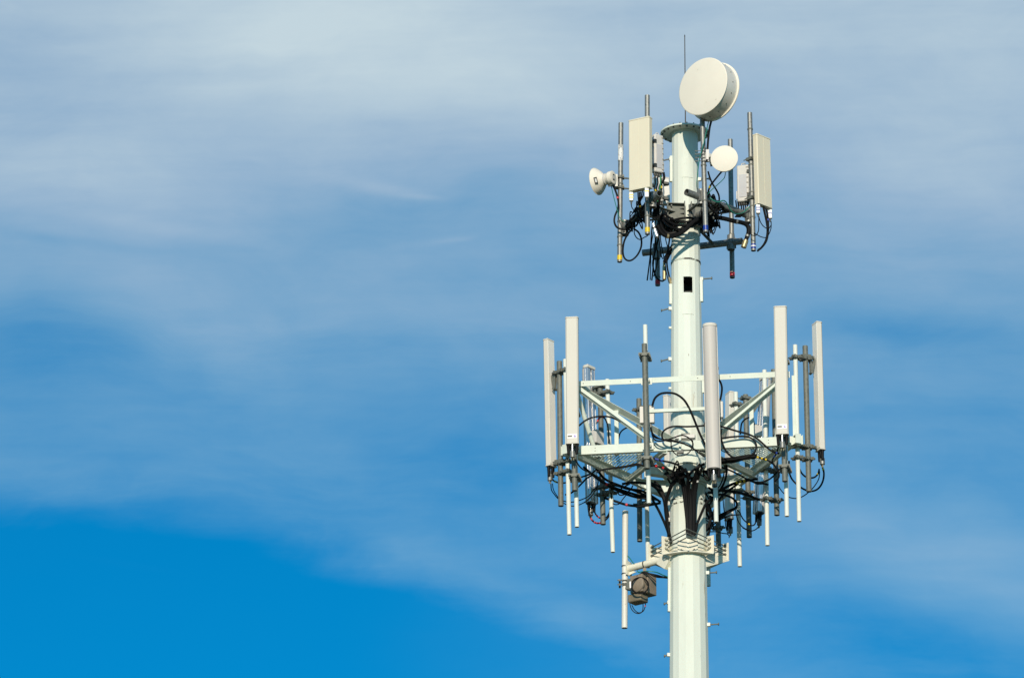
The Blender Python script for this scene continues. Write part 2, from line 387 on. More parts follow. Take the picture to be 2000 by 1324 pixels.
# climbing pegs and the welded strips on the two flanks
for (u, v, side, ln) in ((1369, 547.5, 1, 23), (1310, 604.5, -1, 20), (1310, 703, -1, 20), (1313, 312.5, -1, 20), (1309, 1178, -1, 12), (1308, 1280, -1, 11), (1382, 1121, 1, 20), (1383, 1222, 1, 22), (1308.5, 1240 + 150, -1, 11), (1367, 305.5, 1, 20), (1368, 353, 1, 22)):
    z = zrow(v); c = axis(z); r = prad(z); dv = Vector((side * .985, -.17, 0)).normalized(); a = c + dv * (r - .01)
    b = MB(); b.box(a + dv * .03, dv, dv.cross(Z), Z, .05, .045, .05); b.use(1)
    e = a + dv * PX(ln) + Z * (.0 if side > 0 else -.035) * (ln / 20); b.cyl(a + dv * .05, e, .0105, n=10); b.cyl(e, e + dv * .014, .022, n=10)
    tower.part('climbing_peg', b, 'white dull')
for (u, v, side) in ((1308, 642, -1), (1308, 760, -1), (1306, 560, -1), (1372, 742, 1), (1372, 760, 1)):
    z = zrow(v); c = axis(z); dv = Vector((side * .985, -.17, 0)).normalized(); a = c + dv * (prad(z) - .01)
    b = MB(); b.cyl(a, a + dv * .05, .022, n=12); tower.part('peg_socket', b, 'white')
for (v0, v1, side) in ((552, 596, -1), (545, 592, 1), (307, 357, -1), (1110, 1196, -1), (740, 770, 1)):
    z0, z1 = zrow(v1), zrow(v0); r0, r1 = prad(z0), prad(z1); dv = Vector((side * .985, -.17, 0)).normalized()
    b = MB(); b.beam(axis(z0) + dv * (r0 + .012), axis(z1) + dv * (r1 + .012), .05, .05, up=dv); tower.part('flank_strip', b, 'pole', bev=.004)

# lightning rod
a, b = at(1338.7, 240, 0), at(1337.3, 68, 0); a.z = fc.z + .028
lr = Thing('lightning_rod', 'thin dark lightning rod standing on the round top flange of the tower', 'lightning rod', a)
m = MB(); m.cyl(a, b - Z * .03, .0095, .007, n=10); m.cyl(b - Z * .03, b, .010, .002, n=10); lr.part('spike', m, 'rod')
m = MB(); m.cyl(a, a + Z * .035, .035, n=16); m.cyl(a + Z * .035, a + Z * .06, .02, n=12); lr.part('base_fitting', m, 'dull')
m = MB(); m.cyl(a + Z * .06, a + Z * .10, .016, n=12); lr.part('collar', m, 'yellow')

# ------------------------------------------------------------------ generic pipe pieces
def clamp_on(t, c, r, dirv, reach, name='pipe_clamp', m='dull', parent=None):
    """two half shells with bolts round a pipe, with jaws reaching along dirv"""
    dirv = Vector(dirv).normalized(); sd = dirv.cross(Z).normalized(); b = MB()
    for s in (1, -1):
        b.box(c + dirv * s * (r + .012), dirv, sd, Z, .022, r * 2 + .075, .045)
        b.cyl(c + sd * s * (r + .022) - dirv * (r + .05), c + sd * s * (r + .022) + dirv * max(reach, r + .04), .008, n=8)
        for q in (-1, 1): b.cyl(c + sd * s * (r + .022) + dirv * q * (r + .022), c + sd * s * (r + .022) + dirv * q * (r + .036), .015, n=6)
    b.box(c + dirv * (r + .035), dirv, sd, Z, .03, .05, .03)
    return t.part(name, b, m, parent=parent)
def ring_on(t, p, q, f, r, name='band', m='dull', h=.02, parent=None):
    c = p.lerp(q, f); ax = (q - p).normalized(); b = MB(); b.cyl(c - ax * h / 2, c + ax * h / 2, r + .006, n=20)
    return t.part(name, b, m, parent=parent)

# ------------------------------------------------------------------ upper mount
UP = dict(    # pipe: top pixel, bottom pixel, depth, tape, label
    A=((1212.8, 241), (1210.3, 512), 24, 'yellow', 'galvanised mounting pipe with yellow band at its foot, holding the small dish at far left'),
    B=((1264.2, 187), (1264.6, 458), -116, 'yellow', 'galvanised mounting pipe with yellow band just behind the left beige panel antenna'),
    C=((1370.0, 178), (1378.5, 454), -130, 'blue', 'galvanised mounting pipe with blue foot band right below the big drum dish'),
    D=((1464.2, 221), (1471.7, 490), -35, 'blue', 'galvanised mounting pipe with blue and white foot band beside the right beige panel'),
    E=((1426.2, 273), (1430.3, 543), 108, 'red', 'galvanised mounting pipe with bright red foot band passing behind the small round dish'),
    F=((1282.0, 287), (1284.6, 558), 149, 'red', 'dark mounting pipe with red foot band hanging among cables left of the tower'))
RP = PX(4.9); UPP = {}
for k, (tp, bt, d, tape, lab) in UP.items():
    p, q = at(*bt, d), at(*tp, d); UPP[k] = (p, q)
    t = Thing('mounting_pipe', lab, 'pipe', p, 'galvanised pipes of the upper antenna mount')
    m = MB(); m.pipe(p, q, RP); m_o = t.part('tube', m, 'galv')
    ax = (q - p).normalized(); m = MB()
    lo = .012 if tape == 'red' else .03
    m.cyl(p + ax * lo, p + ax * (lo + .075), RP + .002, n=20, caps=False); t.part('tape_band', m, tape)
    if k == 'D':
        m = MB(); m.cyl(p + ax * .06, p + ax * .08, RP + .004, n=20, caps=False); t.part('tape_stripe', m, 'sticker')
    for f in dict(A=(.56, .29, .18, .12), B=(.13, .22), C=(.47, .59, .22), D=(.88, .62, .42, .32, .24), E=(.41, .31), F=(.28, .06)).get(k, ()):
        ring_on(t, p, q, f, RP)
    if k == 'A':
        m = MB(); c = p.lerp(q, .787); m.cyl(c - ax * .14, c + ax * .12, RP + .004, n=20); t.part('peeling_label', m, [mat('torn_paper', (.78, .77, .75), .7, var=.2, scale=14, specks=[((.4, .4, .38), 18, .52, 1)])])
zB = zrow(433)                         # height of the mount's three horizontal bars
hubc = axis(zB)
mount = Thing('antenna_mount', 'grey steel three-sided mount with bolted plates clamped around the upper tower', 'mount', hubc)
BAR = []
for (k1, k2, e1, e2, dz) in (('C', 'D', .30, .10, 0), ('A', 'B', .14, .28, .0), ('E', 'F', .18, .22, -.05)):
    p, q = UPP[k1][0].copy(), UPP[k2][0].copy(); p.z = q.z = zB + dz
    inn = (hubc - (p + q) / 2); inn.z = 0; inn.normalize()
    p += inn * (RP + .06); q += inn * (RP + .06); t = (q - p).normalized()
    a, b = p - t * e1, q + t * e2; BAR.append((a, b, inn))
    m = MB(); m.pipe(a, b, .052); mount.part('face_bar', m, 'galv')
    for w in (p, q):                   # saddle tube beside each vertical pipe
        m = MB(); m.pipe(w - Z * .12 - inn * (RP * .2), w + Z * .12 - inn * (RP * .2), .058); m.box(w - inn * .045, t, inn, Z, .15, .02, .17)
        mount.part('saddle', m, 'galv')
    mid = (a + b) / 2; m = MB(); root = hubc + (mid - hubc).normalized() * (prad(zB) + .02); root.z = mid.z
    m.cyl(root, mid, .05, n=20); m.box(root + (mid - root).normalized() * .03, t, inn, Z, .30, .03, .30); mount.part('standoff_arm', m, 'galv')
    for s in (1, -1):
        m = MB(); m.beam(root + t * s * .14 + Z * .05, mid + t * s * .34, .05, .012, up=Z); mount.part('brace_plate', m, 'dull')
for k in range(3):                     # three channel jaws round the pole, joined with threaded rods
    q = R(-90 + 8 + 120 * k); dv = Vector((math.cos(q), math.sin(q), 0)); sd = Z.cross(dv); r = prad(zB)
    c = hubc + dv * (r + .012) + Z * .03; m = MB(); h = .30
    for s in (1, -1):
        m.box(c + sd * s * .18 + dv * .03, sd, dv, Z, .25, .012, h * .92)                 # web
        for zz in (1, -1): m.box(c + sd * s * .18 + dv * .062 + Z * zz * (h * .46 - .004), sd, dv, Z, .25, .075, .01)   # flanges
        m.box(c + sd * s * .052 + dv * .045, sd, dv, Z, .012, .11, h + .05); m.box(c + sd * s * .31 + dv * .045, sd, dv, Z, .012, .10, h)
    mount.part('clamp_jaw', m, 'dull')  # darker steel colour stands in for the shade on the recessed jaws
    for zz in (-.09, .02, .10):
        m = MB()
        for s in (1,): m.cyl(c + sd * .05 + dv * .07 + Z * zz, c + sd * .40 - dv * .16 + Z * zz, .010, n=8); m.cyl(c - sd * .05 + dv * .075 + Z * (zz - .03), c - sd * .40 - dv * .16 + Z * (zz - .03), .010, n=8)
        mount.part('threaded_rod', m, 'galv')

# ------------------------------------------------------------------ dishes
def axes_of(n):
    n = Vector(n).normalized(); s = n.cross(Z).normalized(); return n, s, s.cross(n)
def disc_from(u, v, d): return at(u, v, d)
# big drum dish
n, s, up = axes_of((-.60, -.80, -.01)); fcen = at(1373, 169, -171); Rd = PX(58.7); dep = PX(37)
t = Thing('drum_dish', 'large round white drum-shaped microwave dish high beside the tower top', 'dish antenna', fcen - n * dep)
m = MB(); m.lathe(fcen - n * .012, fcen + n * .004, [(0, Rd), (.5, Rd + .002), (.8, Rd - .004), (1, Rd - .016)], n=80); t.part('radome_cover', m, 'dish')
m = MB(); m.lathe(fcen - n * dep, fcen - n * .0125, [(0, Rd - .01), (1, Rd - .01)], n=80); sh_o = t.part('shroud', m, 'dishside')
m = MB(); m.lathe(fcen - n * (dep + .02), fcen - n * (dep - .012), [(0, Rd + .004), (.25, Rd + .014), (.8, Rd + .014), (1, Rd + .002)], n=80); t.part('rim', m, 'dish')
m = MB(); m.lathe(fcen - n * (dep + .20), fcen - n * (dep + .02), [(0, .10), (.1, .12), (.45, Rd * .62), (.8, Rd * .9), (1, Rd)], n=64); t.part('reflector', m, 'dish')
bk = fcen - n * (dep + .20); pm = UPP['C'][0].lerp(UPP['C'][1], .985)
m = MB(); pz = pm.copy(); pz.z = bk.z; pz = UPP['C'][0] + (UPP['C'][1] - UPP['C'][0]) * ((min(bk.z, UPP['C'][1].z - .08) - UPP['C'][0].z) / (UPP['C'][1].z - UPP['C'][0].z))
m.beam(bk + n * .02, pz, .10, .14); m.box(pz, s, n, Z, .16, .14, .24); t.part('mount_bracket', m, 'dull')
for k in range(16):
    q = 2 * math.pi * k / 16; c = fcen - n * (dep * .55) + (s * math.cos(q) + up * math.sin(q)) * (Rd - .01)
    m = MB(); m.cyl(c - (c - fcen).normalized() * .004, c + (s * math.cos(q) + up * math.sin(q)) * .007, .008, n=8); t.part('rivet', m, 'dull', parent=sh_o)
# small dish
n, s, up = axes_of((-.13, -.99, -.05)); fcen = at(1414.5, 309.7, -176); Rd = PX(26.6)
t = Thing('small_dish', 'small flat round white dish facing out, beside the pipe under the drum dish', 'dish antenna', fcen - n * .1, 'small dishes of the upper mount')
m = MB(); m.lathe(fcen - n * .012, fcen, [(0, Rd), (.6, Rd + .001), (1, Rd - .008)], n=56); t.part('radome_cover', m, 'dish')
m = MB(); m.lathe(fcen - n * .15, fcen - n * .0125, [(0, .06), (.25, Rd * .6), (.6, Rd * .95), (1, Rd - .003)], n=56); t.part('reflector', m, 'lightgrey')
pc = UPP['C'][0].lerp(UPP['C'][1], .50); pc2 = UPP['C'][0].lerp(UPP['C'][1], .53)
m = MB(); hub = fcen - n * .15; m.cyl(hub + n * .01, hub - n * .14, .085, n=28); t.part('radio_housing', m, 'lightgrey')
arm0 = UPP['C'][0].lerp(UPP['C'][1], .53)
m = MB(); m.beam(arm0 + Vector((.03, -.02, 0)), hub + Vector((-.03, -.06, -.02)), .05, .12); m.box(arm0 + Vector((.062, -.04, 0)), (1, 0, 0), (0, 1, 0), Z, .045, .12, .16); t.part('bracket', m, 'lightgrey')
for dz in (-.055, -.02, .02, .055):
    m = MB(); c = arm0 + Vector((.0, 0, dz * 1.5)); m.cyl(c + Vector((.04, -.05, 0)), c + Vector((-.12, -.05, -.005)), .007, n=8); m.cyl(c + Vector((-.11, -.05, -.005)), c + Vector((-.125, -.05, -.005)), .012, n=6); t.part('u_bolt', m, 'galv')
for k in range(4):
    m = MB(); c = at(1388 + k * 1.0, 309 + k * 4.2, -165); m.box(c, (1, 0, .3), (0, 1, 0), (-.3, 0, 1), .055, .10, .012); t.part('cooling_fin', m, 'dull')
# horn dish at left, seen from behind
rim_c = at(1165, 355, 22); back_c = at(1198.5, 346.5, 2); ax = (rim_c - back_c).normalized()
L_ = (rim_c - back_c).length
t = Thing('horn_dish', 'small white cone-backed dish at far left, turned away to the left', 'dish antenna', back_c, 'small dishes of the upper mount')
m = MB(); m.lathe(back_c + ax * L_ * .47, rim_c, [(0, .065), (.08, .085), (.2, .095), (.45, .145), (.8, .195), (.96, .206), (.965, .213), (1.0, .213), (1.0, .19), (.7, .15)], n=56); t.part('reflector', m, 'dish')
m = MB(); m.lathe(back_c + ax * L_ * .40, back_c + ax * L_ * .52, [(0, .075), (.2, .09), (.8, .09), (1, .08)], n=40); t.part('feed_ring', m, 'lightgrey')
m = MB(); m.lathe(back_c + ax * .0, back_c + ax * L_ * .40, [(0, .088), (.05, .102), (.55, .102), (.6, .096), (1, .080)], n=44); rh = t.part('radio_housing', m, 'dish')
sx_ = Z.cross(ax).normalized()
m = MB(); c = back_c - ax * .002; m.box(c - sx_ * .0, ax, sx_, ax.cross(sx_), .004, .045, .10); m.use(1).box(c - ax * .003, ax, sx_, ax.cross(sx_), .004, .02, .055); t.part('data_label', m, 'dark sticker', parent=rh)
vdir = (cam.location - rim_c).normalized(); rad_v = (vdir - ax * vdir.dot(ax)).normalized()
c = back_c.lerp(rim_c, .73) + rad_v * .165; tt = (ax * .72 - rad_v * -.6).normalized(); slope = (ax + rad_v * .62).normalized(); nn = slope.cross(ax.cross(rad_v)).normalized()
if nn.dot(vdir) < 0: nn = -nn
m = MB(); wv = nn.cross(slope); c0 = c - wv * .02 - slope * .0
m.box(c0, slope, wv, nn, .05, .10, .012); m.use(1).box(c0 + nn * .003, slope, wv, nn, .026, .06, .012); t.part('data_label', m, 'dark sticker')
pa = UPP['A'][0].lerp(UPP['A'][1], .57)
m = MB(); bx = back_c + ax * .08 - Z * .09; m.beam(bx, pa + Vector((-.05, -.03, -.02)), .07, .075); m.box(pa + Vector((-.06, -.03, 0)), (1, 0, 0), (0, 1, 0), Z, .04, .13, .20)
t.part('bracket', m, 'galv')
for dz in (-.085, .085):
    m = MB(); c = pa + Z * dz; m.box(c + Vector((.045, -.01, 0)), (1, 0, 0), (0, 1, 0), Z, .025, .13, .035)
    for dy in (-.055, .055): m.cyl(c + Vector((-.10, dy, 0)), c + Vector((.16, dy, -.045 if dy < 0 else 0)), .008, n=8)
    m.cyl(c + Vector((-.0, 0, -.022)), c + Vector((0, 0, .022)), RP + .012, n=20); t.part('pipe_clamp', m, 'dull')

# ------------------------------------------------------------------ upper beige panels and radio units
def panel(label, ctop, cbot, n, w, dp, mfront, mside, back='back', group=None, chamfer=.012, seam=True, name='panel_antenna'):
    """flat antenna: radome front, back plate and end caps, between the centre points of its two ends"""
    n = Vector(n).normalized(); ax = (ctop - cbot).normalized(); sd = ax.cross(n).normalized(); n = sd.cross(ax).normalized()
    t = Thing(name, label, 'antenna', cbot, group)
    def prof(c, w, dp, ch): return [c + sd * x + n * y for x, y in ((-w / 2, -dp / 2), (w / 2, -dp / 2), (w / 2, dp / 2 - ch), (w / 2 - ch, dp / 2), (-w / 2 + ch, dp / 2), (-w / 2, dp / 2 - ch))]
    m = MB(); m.prism(prof(cbot + ax * .02, w, dp, chamfer), ax * ((ctop - cbot).length - .04)); body = t.part('radome', m, [M[mfront]], bev=.004)
    m = MB(); m.box((ctop + cbot) / 2 - n * (dp / 2 + .003), sd, n, ax, w * .9, .006, (ctop - cbot).length - .06); t.part('back_plate', m, back)
    m = MB(); m.prism(prof(ctop - ax * .0195, w + .008, dp + .008, chamfer), ax * .0195); t.part('end_cap', m, mside, bev=.003)
    m = MB(); m.prism(prof(cbot, w + .008, dp + .008, chamfer), ax * .0195); t.part('end_cap', m, mside, bev=.003)
    if seam:
        m = MB()
        for x in (0.02,): m.box((ctop + cbot) / 2 + n * (dp / 2 + .0005) - sd * w * x, sd, n, ax, .004, .003, (ctop - cbot).length - .05)
        t.part('seam', m, mside, parent=body)
    return t, n, sd, ax
# left panel
nL = Vector((-.456, -.89, 0)); 
tpL, nL, sdL, axL = panel('beige panel antenna left of the tower top, above yellow-striped plugs', at(1250.5, 233.3, -150), at(1251, 371.5, -150), nL, PX(45.5), PX(13), 'beige', 'beigeside', group='beige panels of the upper mount')
nR = Vector((.73, -.68, 0))
tpR, nR, sdR, axR = panel('beige panel antenna right of the tower top, above blue-striped plugs', at(1487.5, 267.5, -50), at(1491.5, 404, -50), nR, PX(40), PX(11), 'beige', 'beigeside', group='beige panels of the upper mount')
tpB, nB, sdB, axB = panel('pale panel antenna half hidden behind the left cables and tower', at(1290.5, 347.5, 190), at(1293.5, 400, 190), (-.3, .95, 0), PX(31), PX(11), 'beigeside', 'lightgrey', group='beige panels of the upper mount')
def plug(t, c, ln, stripes, col, r=.030):
    m = MB(); m.box(c - Z * ln / 2, (1, 0, 0), (0, 1, 0), Z, r * 2, r * 2, ln); b = t.part('tilt_motor', m, 'sticker', bev=.008)
    for f in stripes:
        m = MB(); m.box(c - Z * ln * f, (1, 0, 0), (0, 1, 0), Z, r * 2 + .004, r * 2 + .004, .018); t.part('stripe', m, col, parent=b)
    m = MB(); m.cyl(c - Z * ln, c - Z * (ln + .05), .014, .011, n=10); t.part('cable_gland', m, 'dark', parent=b)
plug(tpL, at(1232.8, 374.5, -140), .155, (.4, .68), 'yellow'); plug(tpL, at(1263.2, 367.5, -158), .155, (.4,), 'yellow')
plug(tpR, at(1480.5, 399, -60), .155, (.42, .66), 'blue'); plug(tpR, at(1503.8, 409, -35), .155, (.48,), 'blue')
for (tt, n_, sd_, ax_, key, fr) in ((tpL, nL, sdL, axL, 'B', (.08, .92)), (tpR, nR, sdR, axR, 'D', (.05, .90)), (tpB, nB, sdB, axB, 'F', (.5,))):
    for f in fr:
        p0 = tt.base + ax_ * (.15 + f * .75) if key != 'F' else tt.base + ax_ * .2
        p, q = UPP[key]; c = p + (q - p) * ((p0.z - p.z) / (q.z - p.z)); m = MB()
        m.beam(c, p0 - n_ * .05, .06, .05); m.box(c, n_, sd_, Z, .11, .12, .045)
        for s_ in (1, -1): m.cyl(c + sd_ * s_ * .055 - n_ * .10, c + sd_ * s_ * .055 + n_ * .09, .008, n=8)
        tt.part('bracket', m, 'dull')
def radio(label, c, n, w, dp, h, fins_side, group='remote radio units of the upper mount'):
    n = Vector(n).normalized(); sd = Z.cross(n).normalized()
    t = Thing('radio_unit', label, 'radio unit', c - Z * h / 2, group)
    m = MB(); m.box(c, sd, n, Z, w, dp * .62, h); body = t.part('housing', m, 'lightgrey', bev=.02)
    m = MB(); m.box(c + n * dp * .33 - Z * h * .08, sd, n, Z, w * .62, dp * .04, h * .62); t.part('cover_plate', m, [mat('grey_cover', (.52, .52, .54), .4, var=.05)], bev=.004)
    for k in range(7):
        m = MB(); m.box(c + n * dp * .318 + Z * h * (-.42 + .14 * k) + sd * w * .36, sd, n, Z, w * .2, .010, .010); t.part('vent_slot', m, 'tan', parent=body)
    m = MB()
    for k in range(9): m.box(c - n * dp * .36 + sd * w * (-.42 + .105 * k), sd, n, Z, .008, dp * .16, h * .9)
    t.part('cooling_fins', m, 'lightgrey')
    m = MB()
    for s_ in (1, -1): m.beam(c - n * dp * .30 + Z * s_ * h * .28 + sd * fins_side * w * .3, c - n * dp * .30 + Z * s_ * h * .28 + sd * fins_side * w * .85, .05, .04)
    t.part('mount_bracket', m, 'dull')
    m = MB(); m.tube([c + Z * h * .49 + sd * w * .15, c + Z * (h * .5 + .035) + sd * w * .12, c + Z * (h * .5 + .035) - sd * w * .12, c + Z * h * .49 - sd * w * .15], .008); t.part('handle', m, 'lightgrey')
    m = MB()
    for k in range(5): p = c - Z * h * .5 + sd * w * (-.36 + .18 * k); m.cyl(p + Z * .01, p - Z * .045, .016, n=10)
    t.part('connectors', m, 'dark')
    for f_ in (.30, -.34):            # dark mounting rails on the pipe side
        m = MB(); p_ = c + Z * h * f_ + sd * fins_side * w * .46; m.box(p_ - n * dp * .05, sd, n, Z, w * .22, dp * .95, .05); m.beam(p_ - n * dp * .1, p_ - n * dp * .1 + sd * fins_side * w * .55 - Z * .02, .06, .035); t.part('mount_rail', m, 'dark')
    m = MB(); m.box(c - Z * h * .30 - sd * fins_side * w * .54, sd, n, Z, w * .10, dp * .4, h * .22); t.part('junction_cover', m, 'lightgrey', bev=.004)
    return t
radio('pale ribbed radio unit between the left beige panel and tower', at(1284, 302, -95), (.55, -.83, 0), .165, .17, .62, -1)
radio('pale radio unit with grey cover left of the right beige panel', at(1452.5, 360, -20), (-.25, -.97, 0), .19, .17, .60, 1)
rb = at(1287, 372, 120)
radio('pale radio unit low behind the left cables, next to the tower', rb, (-.2, -.98, 0), .15, .16, .40, 1)

# ------------------------------------------------------------------ lower platform
C0 = at(1344.5, 914, 0)
ANG0 = R(-95.5)
def fdir(k): q = ANG0 + R(120) * k; n = Vector((math.cos(q), math.sin(q), 0)); return Z.cross(n), n
def PF(k, a, h, z=0.0): d, n = fdir(k); return C0 + d * a + n * h + Z * z
def dpx(p): return p.y * 130
plat = Thing('antenna_platform', 'mint-white triangular steel platform with rails and grating around the tower', 'platform', C0)
HB, AE, BH = .98, 1.78, .135          # beam offset, half length, height
zr = at(1331, 740, dpx(PF(0, 0, HB))).z - C0.z       # rail height above deck
SIDE = 2 * HB * math.sqrt(3) / 3 * math.sqrt(3)      # full side of the triangle
HS = HB * math.sqrt(3)                                # half side to the mathematical corner
for k in range(3):
    d, n = fdir(k); m = MB()
    m.beam(PF(k, -AE, HB), PF(k, AE, HB), .012, BH)                                   # channel: web and two flanges
    for zz in (1, -1): m.beam(PF(k, -AE, HB - .03, zz * (BH / 2 - .005)), PF(k, AE, HB - .03, zz * (BH / 2 - .005)), .05, .010)
    for s in (-1, 1):
        m.box(PF(k, s * (AE + .003), HB - .02), d, n, Z, .008, .09, BH + .012)
    fb = plat.part('face_beam', m, 'mint', bev=.002)
    for a in (-1.55, -1.28, -.40, .40, 1.28, 1.55):
        for zz in (-.022, .022):
            m = MB(); p = PF(k, a, HB + .0055, zz); m.cyl(p, p + n * .004, .007, n=8); plat.part('bolt_hole', m, 'dark', parent=fb)
    # inner member of the corner triangle and its grating
    T = 1.48; c = PF(k, HS, HB); dn, nn_ = fdir((k + 1) % 3)
    a0 = c - d * T; a1 = c + dn * T; mm = MB(); dz = Vector((0, 0, -.055))
    inn = ((a0 + a1) / 2 - c).normalized()
    mm.beam(a0 + dz, a1 + dz, .010, .12); mm.beam(a0 + dz - inn * .03 + Z * -.055, a1 + dz - inn * .03 + Z * -.055, .06, .010)
    plat.part('inner_beam', mm, 'mint')
    gm = MB(); cnt = 26
    for i in range(2, cnt):
        f = i / cnt; g0 = c - d * T * f; g1 = c + dn * T * f; gm.beam(g0 + Z * .070 + (g1 - g0) * .03, g1 + Z * .070 - (g1 - g0) * .03, .008, .020)
    for j in range(1, 5):
        f = j / 5; p0 = (c - d * T * f); p1 = a1 + (a0 - a1) * f; gm.beam(p0 + Z * .083, p1 + Z * .083, .006, .010)
    plat.part('grating', gm, 'lgreen')
    # standoff arm from the pole to the inner member
    rt = C0 + (c - C0).normalized() * (prad(C0.z) + .03); en = (a0 + a1) / 2
    m = MB(); m.beam(rt - Z * .12, en - Z * .12, .11, .15); m.box(rt - Z * .11, (c - C0).normalized(), Z.cross((c - C0).normalized()), Z, .03, .34, .34); plat.part('standoff_arm', m, 'mint', bev=.003)
    for s in (1, -1):
        sv = Z.cross((c - C0).normalized()) * s; m = MB(); m.prism([rt + sv * .06 - Z * .26, rt + sv * .06 - Z * .06, rt.lerp(en, .75) + sv * .06 - Z * .06], sv * .01); plat.part('gusset', m, 'mint')
        m = MB(); m.ell(rt + sv * .13 - Z * .20, en + sv * .42 - Z * .13, .06, .06); plat.part('arm_brace', m, 'mint')
cl = MB(); r = prad(C0.z)
for zz in (-.26, .04): cl.lathe(axis(C0.z + zz - .05), axis(C0.z + zz + .05), [(0, r + .0), (0, r + .03), (1, r + .03), (1, r + .0)], n=32)
plat.part('collar', cl, 'mint')
# front top rail, corner angles, braces, struts, posts
m = MB(); m.ell(PF(0, -1.56, HB, zr), PF(0, 1.56, HB, zr), .09, .0, th=.008); m = MB()
m.beam(PF(0, -1.56, HB, zr), PF(0, 1.56, HB, zr), .008, .085); m.beam(PF(0, -1.56, HB - .04, zr + .04), PF(0, 1.56, HB - .04, zr + .04), .075, .008)
tr = plat.part('top_rail', m, 'mint', bev=.002)
for a in (-1.45, -.75, -.57, .25, .55, .73, 1.40):
    m = MB(); p = PF(0, a, HB + .0035, zr); m.cyl(p, p + fdir(0)[1] * .004, .008, n=8); plat.part('bolt_hole', m, 'dark', parent=tr)
zm = at(1323, 800.5, dpx(PF(0, 0, HB))).z - C0.z
m = MB(); m.beam(PF(0, -.50, HB, zm), PF(0, .53, HB, zm), .04, .05); plat.part('middle_rail', m, 'mint')
for s, k in ((-1, 2), (1, 1)):
    cr = PF(0, s * 1.55, HB - .02, zr - .03)
    m = MB(); m.ell(cr, PF(0, s * .42, HB - .05, BH / 2 + .03), .008, .0, th=.05); fe_ = PF(0, s * .42, HB - .05, BH / 2 + .03); m.beam(cr + Vector((0, .03, -.035)), fe_ + Vector((0, .03, -.035)), .075, .008, up=(0, .38, .92)); plat.part('front_brace', m, 'mint')
    inner = C0 + (PF(0, s * .5, .2) - C0).normalized() * (prad(C0.z) + .02) + Z * .44
    m = MB(); m.ell(cr - fdir(0)[1] * .05, inner, .0, .0, th=.0); m = MB(); c1 = cr - fdir(0)[1] * .05; m.beam(c1, inner, .125, .008, up=(0, .36, .93)); m.beam(c1 + Vector((0, .055, -.01)), inner + Vector((0, .055, -.01)), .008, .05); plat.part('hub_brace', m, 'mint')
    m = MB(); e = PF(k, 1.02 if s < 0 else -1.02, HB - .05, BH / 2); m.cyl(cr - fdir(0)[1] * .05 - Z * .10, e, .034, n=16); m.use(1).cyl(e.lerp(cr, .11), e + Z * .002, .037, n=16); plat.part('side_strut', m, 'mint dark')
    f = .42; top = (cr - fdir(0)[1] * .05).lerp(inner, f); m = MB(); m.beam(Vector((top.x, top.y, C0.z + .05)), top - Z * .03, .06, .06, up=fdir(0)[1]); plat.part('post', m, 'mint')
    m = MB(); m.ell(cr + Z * .065, cr + Z * .065 + fdir(k)[0] * (.28 if s > 0 else -.28), .07, .06); plat.part('corner_angle', m, 'mint')
    m = MB(); cc = PF(0, s * 1.66, HB - .10); m.beam(Vector((cc.x, cc.y, C0.z)), Vector((cc.x, cc.y, C0.z + zr)), .05, .05, up=fdir(0)[1]); plat.part('corner_post', m, 'mint')
m = MB(); m.box(PF(0, -.02, HB + .03, .05), fdir(0)[0], fdir(0)[1], Z, .035, .03, .27); m.use(1).box(PF(0, -.02, HB + .03, -.11), fdir(0)[0], fdir(0)[1], Z, .10, .05, .045); plat.part('lock_bar', m, 'mint dark')

# ------------------------------------------------------------------ platform pipes
HW, HG, HA = 1.065, 1.235, 1.43
RW, RG = PX(4.3), PX(5.2)
A4 = (-1.59, -.53, .53, 1.59)
WHITE = [(0, 0, (1119, 690), (1127, 1029), 'white painted pipe hanging under the left front panel antenna with the purple triangle'),
         (0, 1, (1260, 635), (1267.5, 983), 'white pipe standing tallest, its top showing above a grey pipe left of the tower'),
         (0, 2, (1391, 675), (1399, 1019), 'white pipe whose foot hangs below the round grey tube antenna'),
         (0, 3, (1530, 665), (1537, 1008), 'white pipe whose foot shows under the right front panel antenna'),
         (1, 0, (1553, 674), (1561, 1018), 'full-length white pipe beside the rightmost grey pipe'),
         (1, 1, (1493, 723), (1499, 1065), 'white pipe right of the right aluminium tube antenna, second from the right platform corner'),
         (1, 2, (1437, 766), (1445, 1106), 'white pipe hanging lowest right of the tower, banded by cable shadows'),
         (1, 3, (1377, 804), (1384, 1144), 'white pipe tucked behind the right edge of the tower shaft'),
         (2, 0, (1337, 800), (1345, 1140), None),
         (2, 1, (1259, 765), (1266, 1108), 'white pipe reaching down to the side arm of the lower collar'),
         (2, 2, (1186, 741), (1197, 1078), 'white pipe hanging alone left of the tower, below the left grating corner'),
         (2, 3, (1104, 702), (1112, 1044), 'white pipe at the left platform corner, between two grey pipes')]
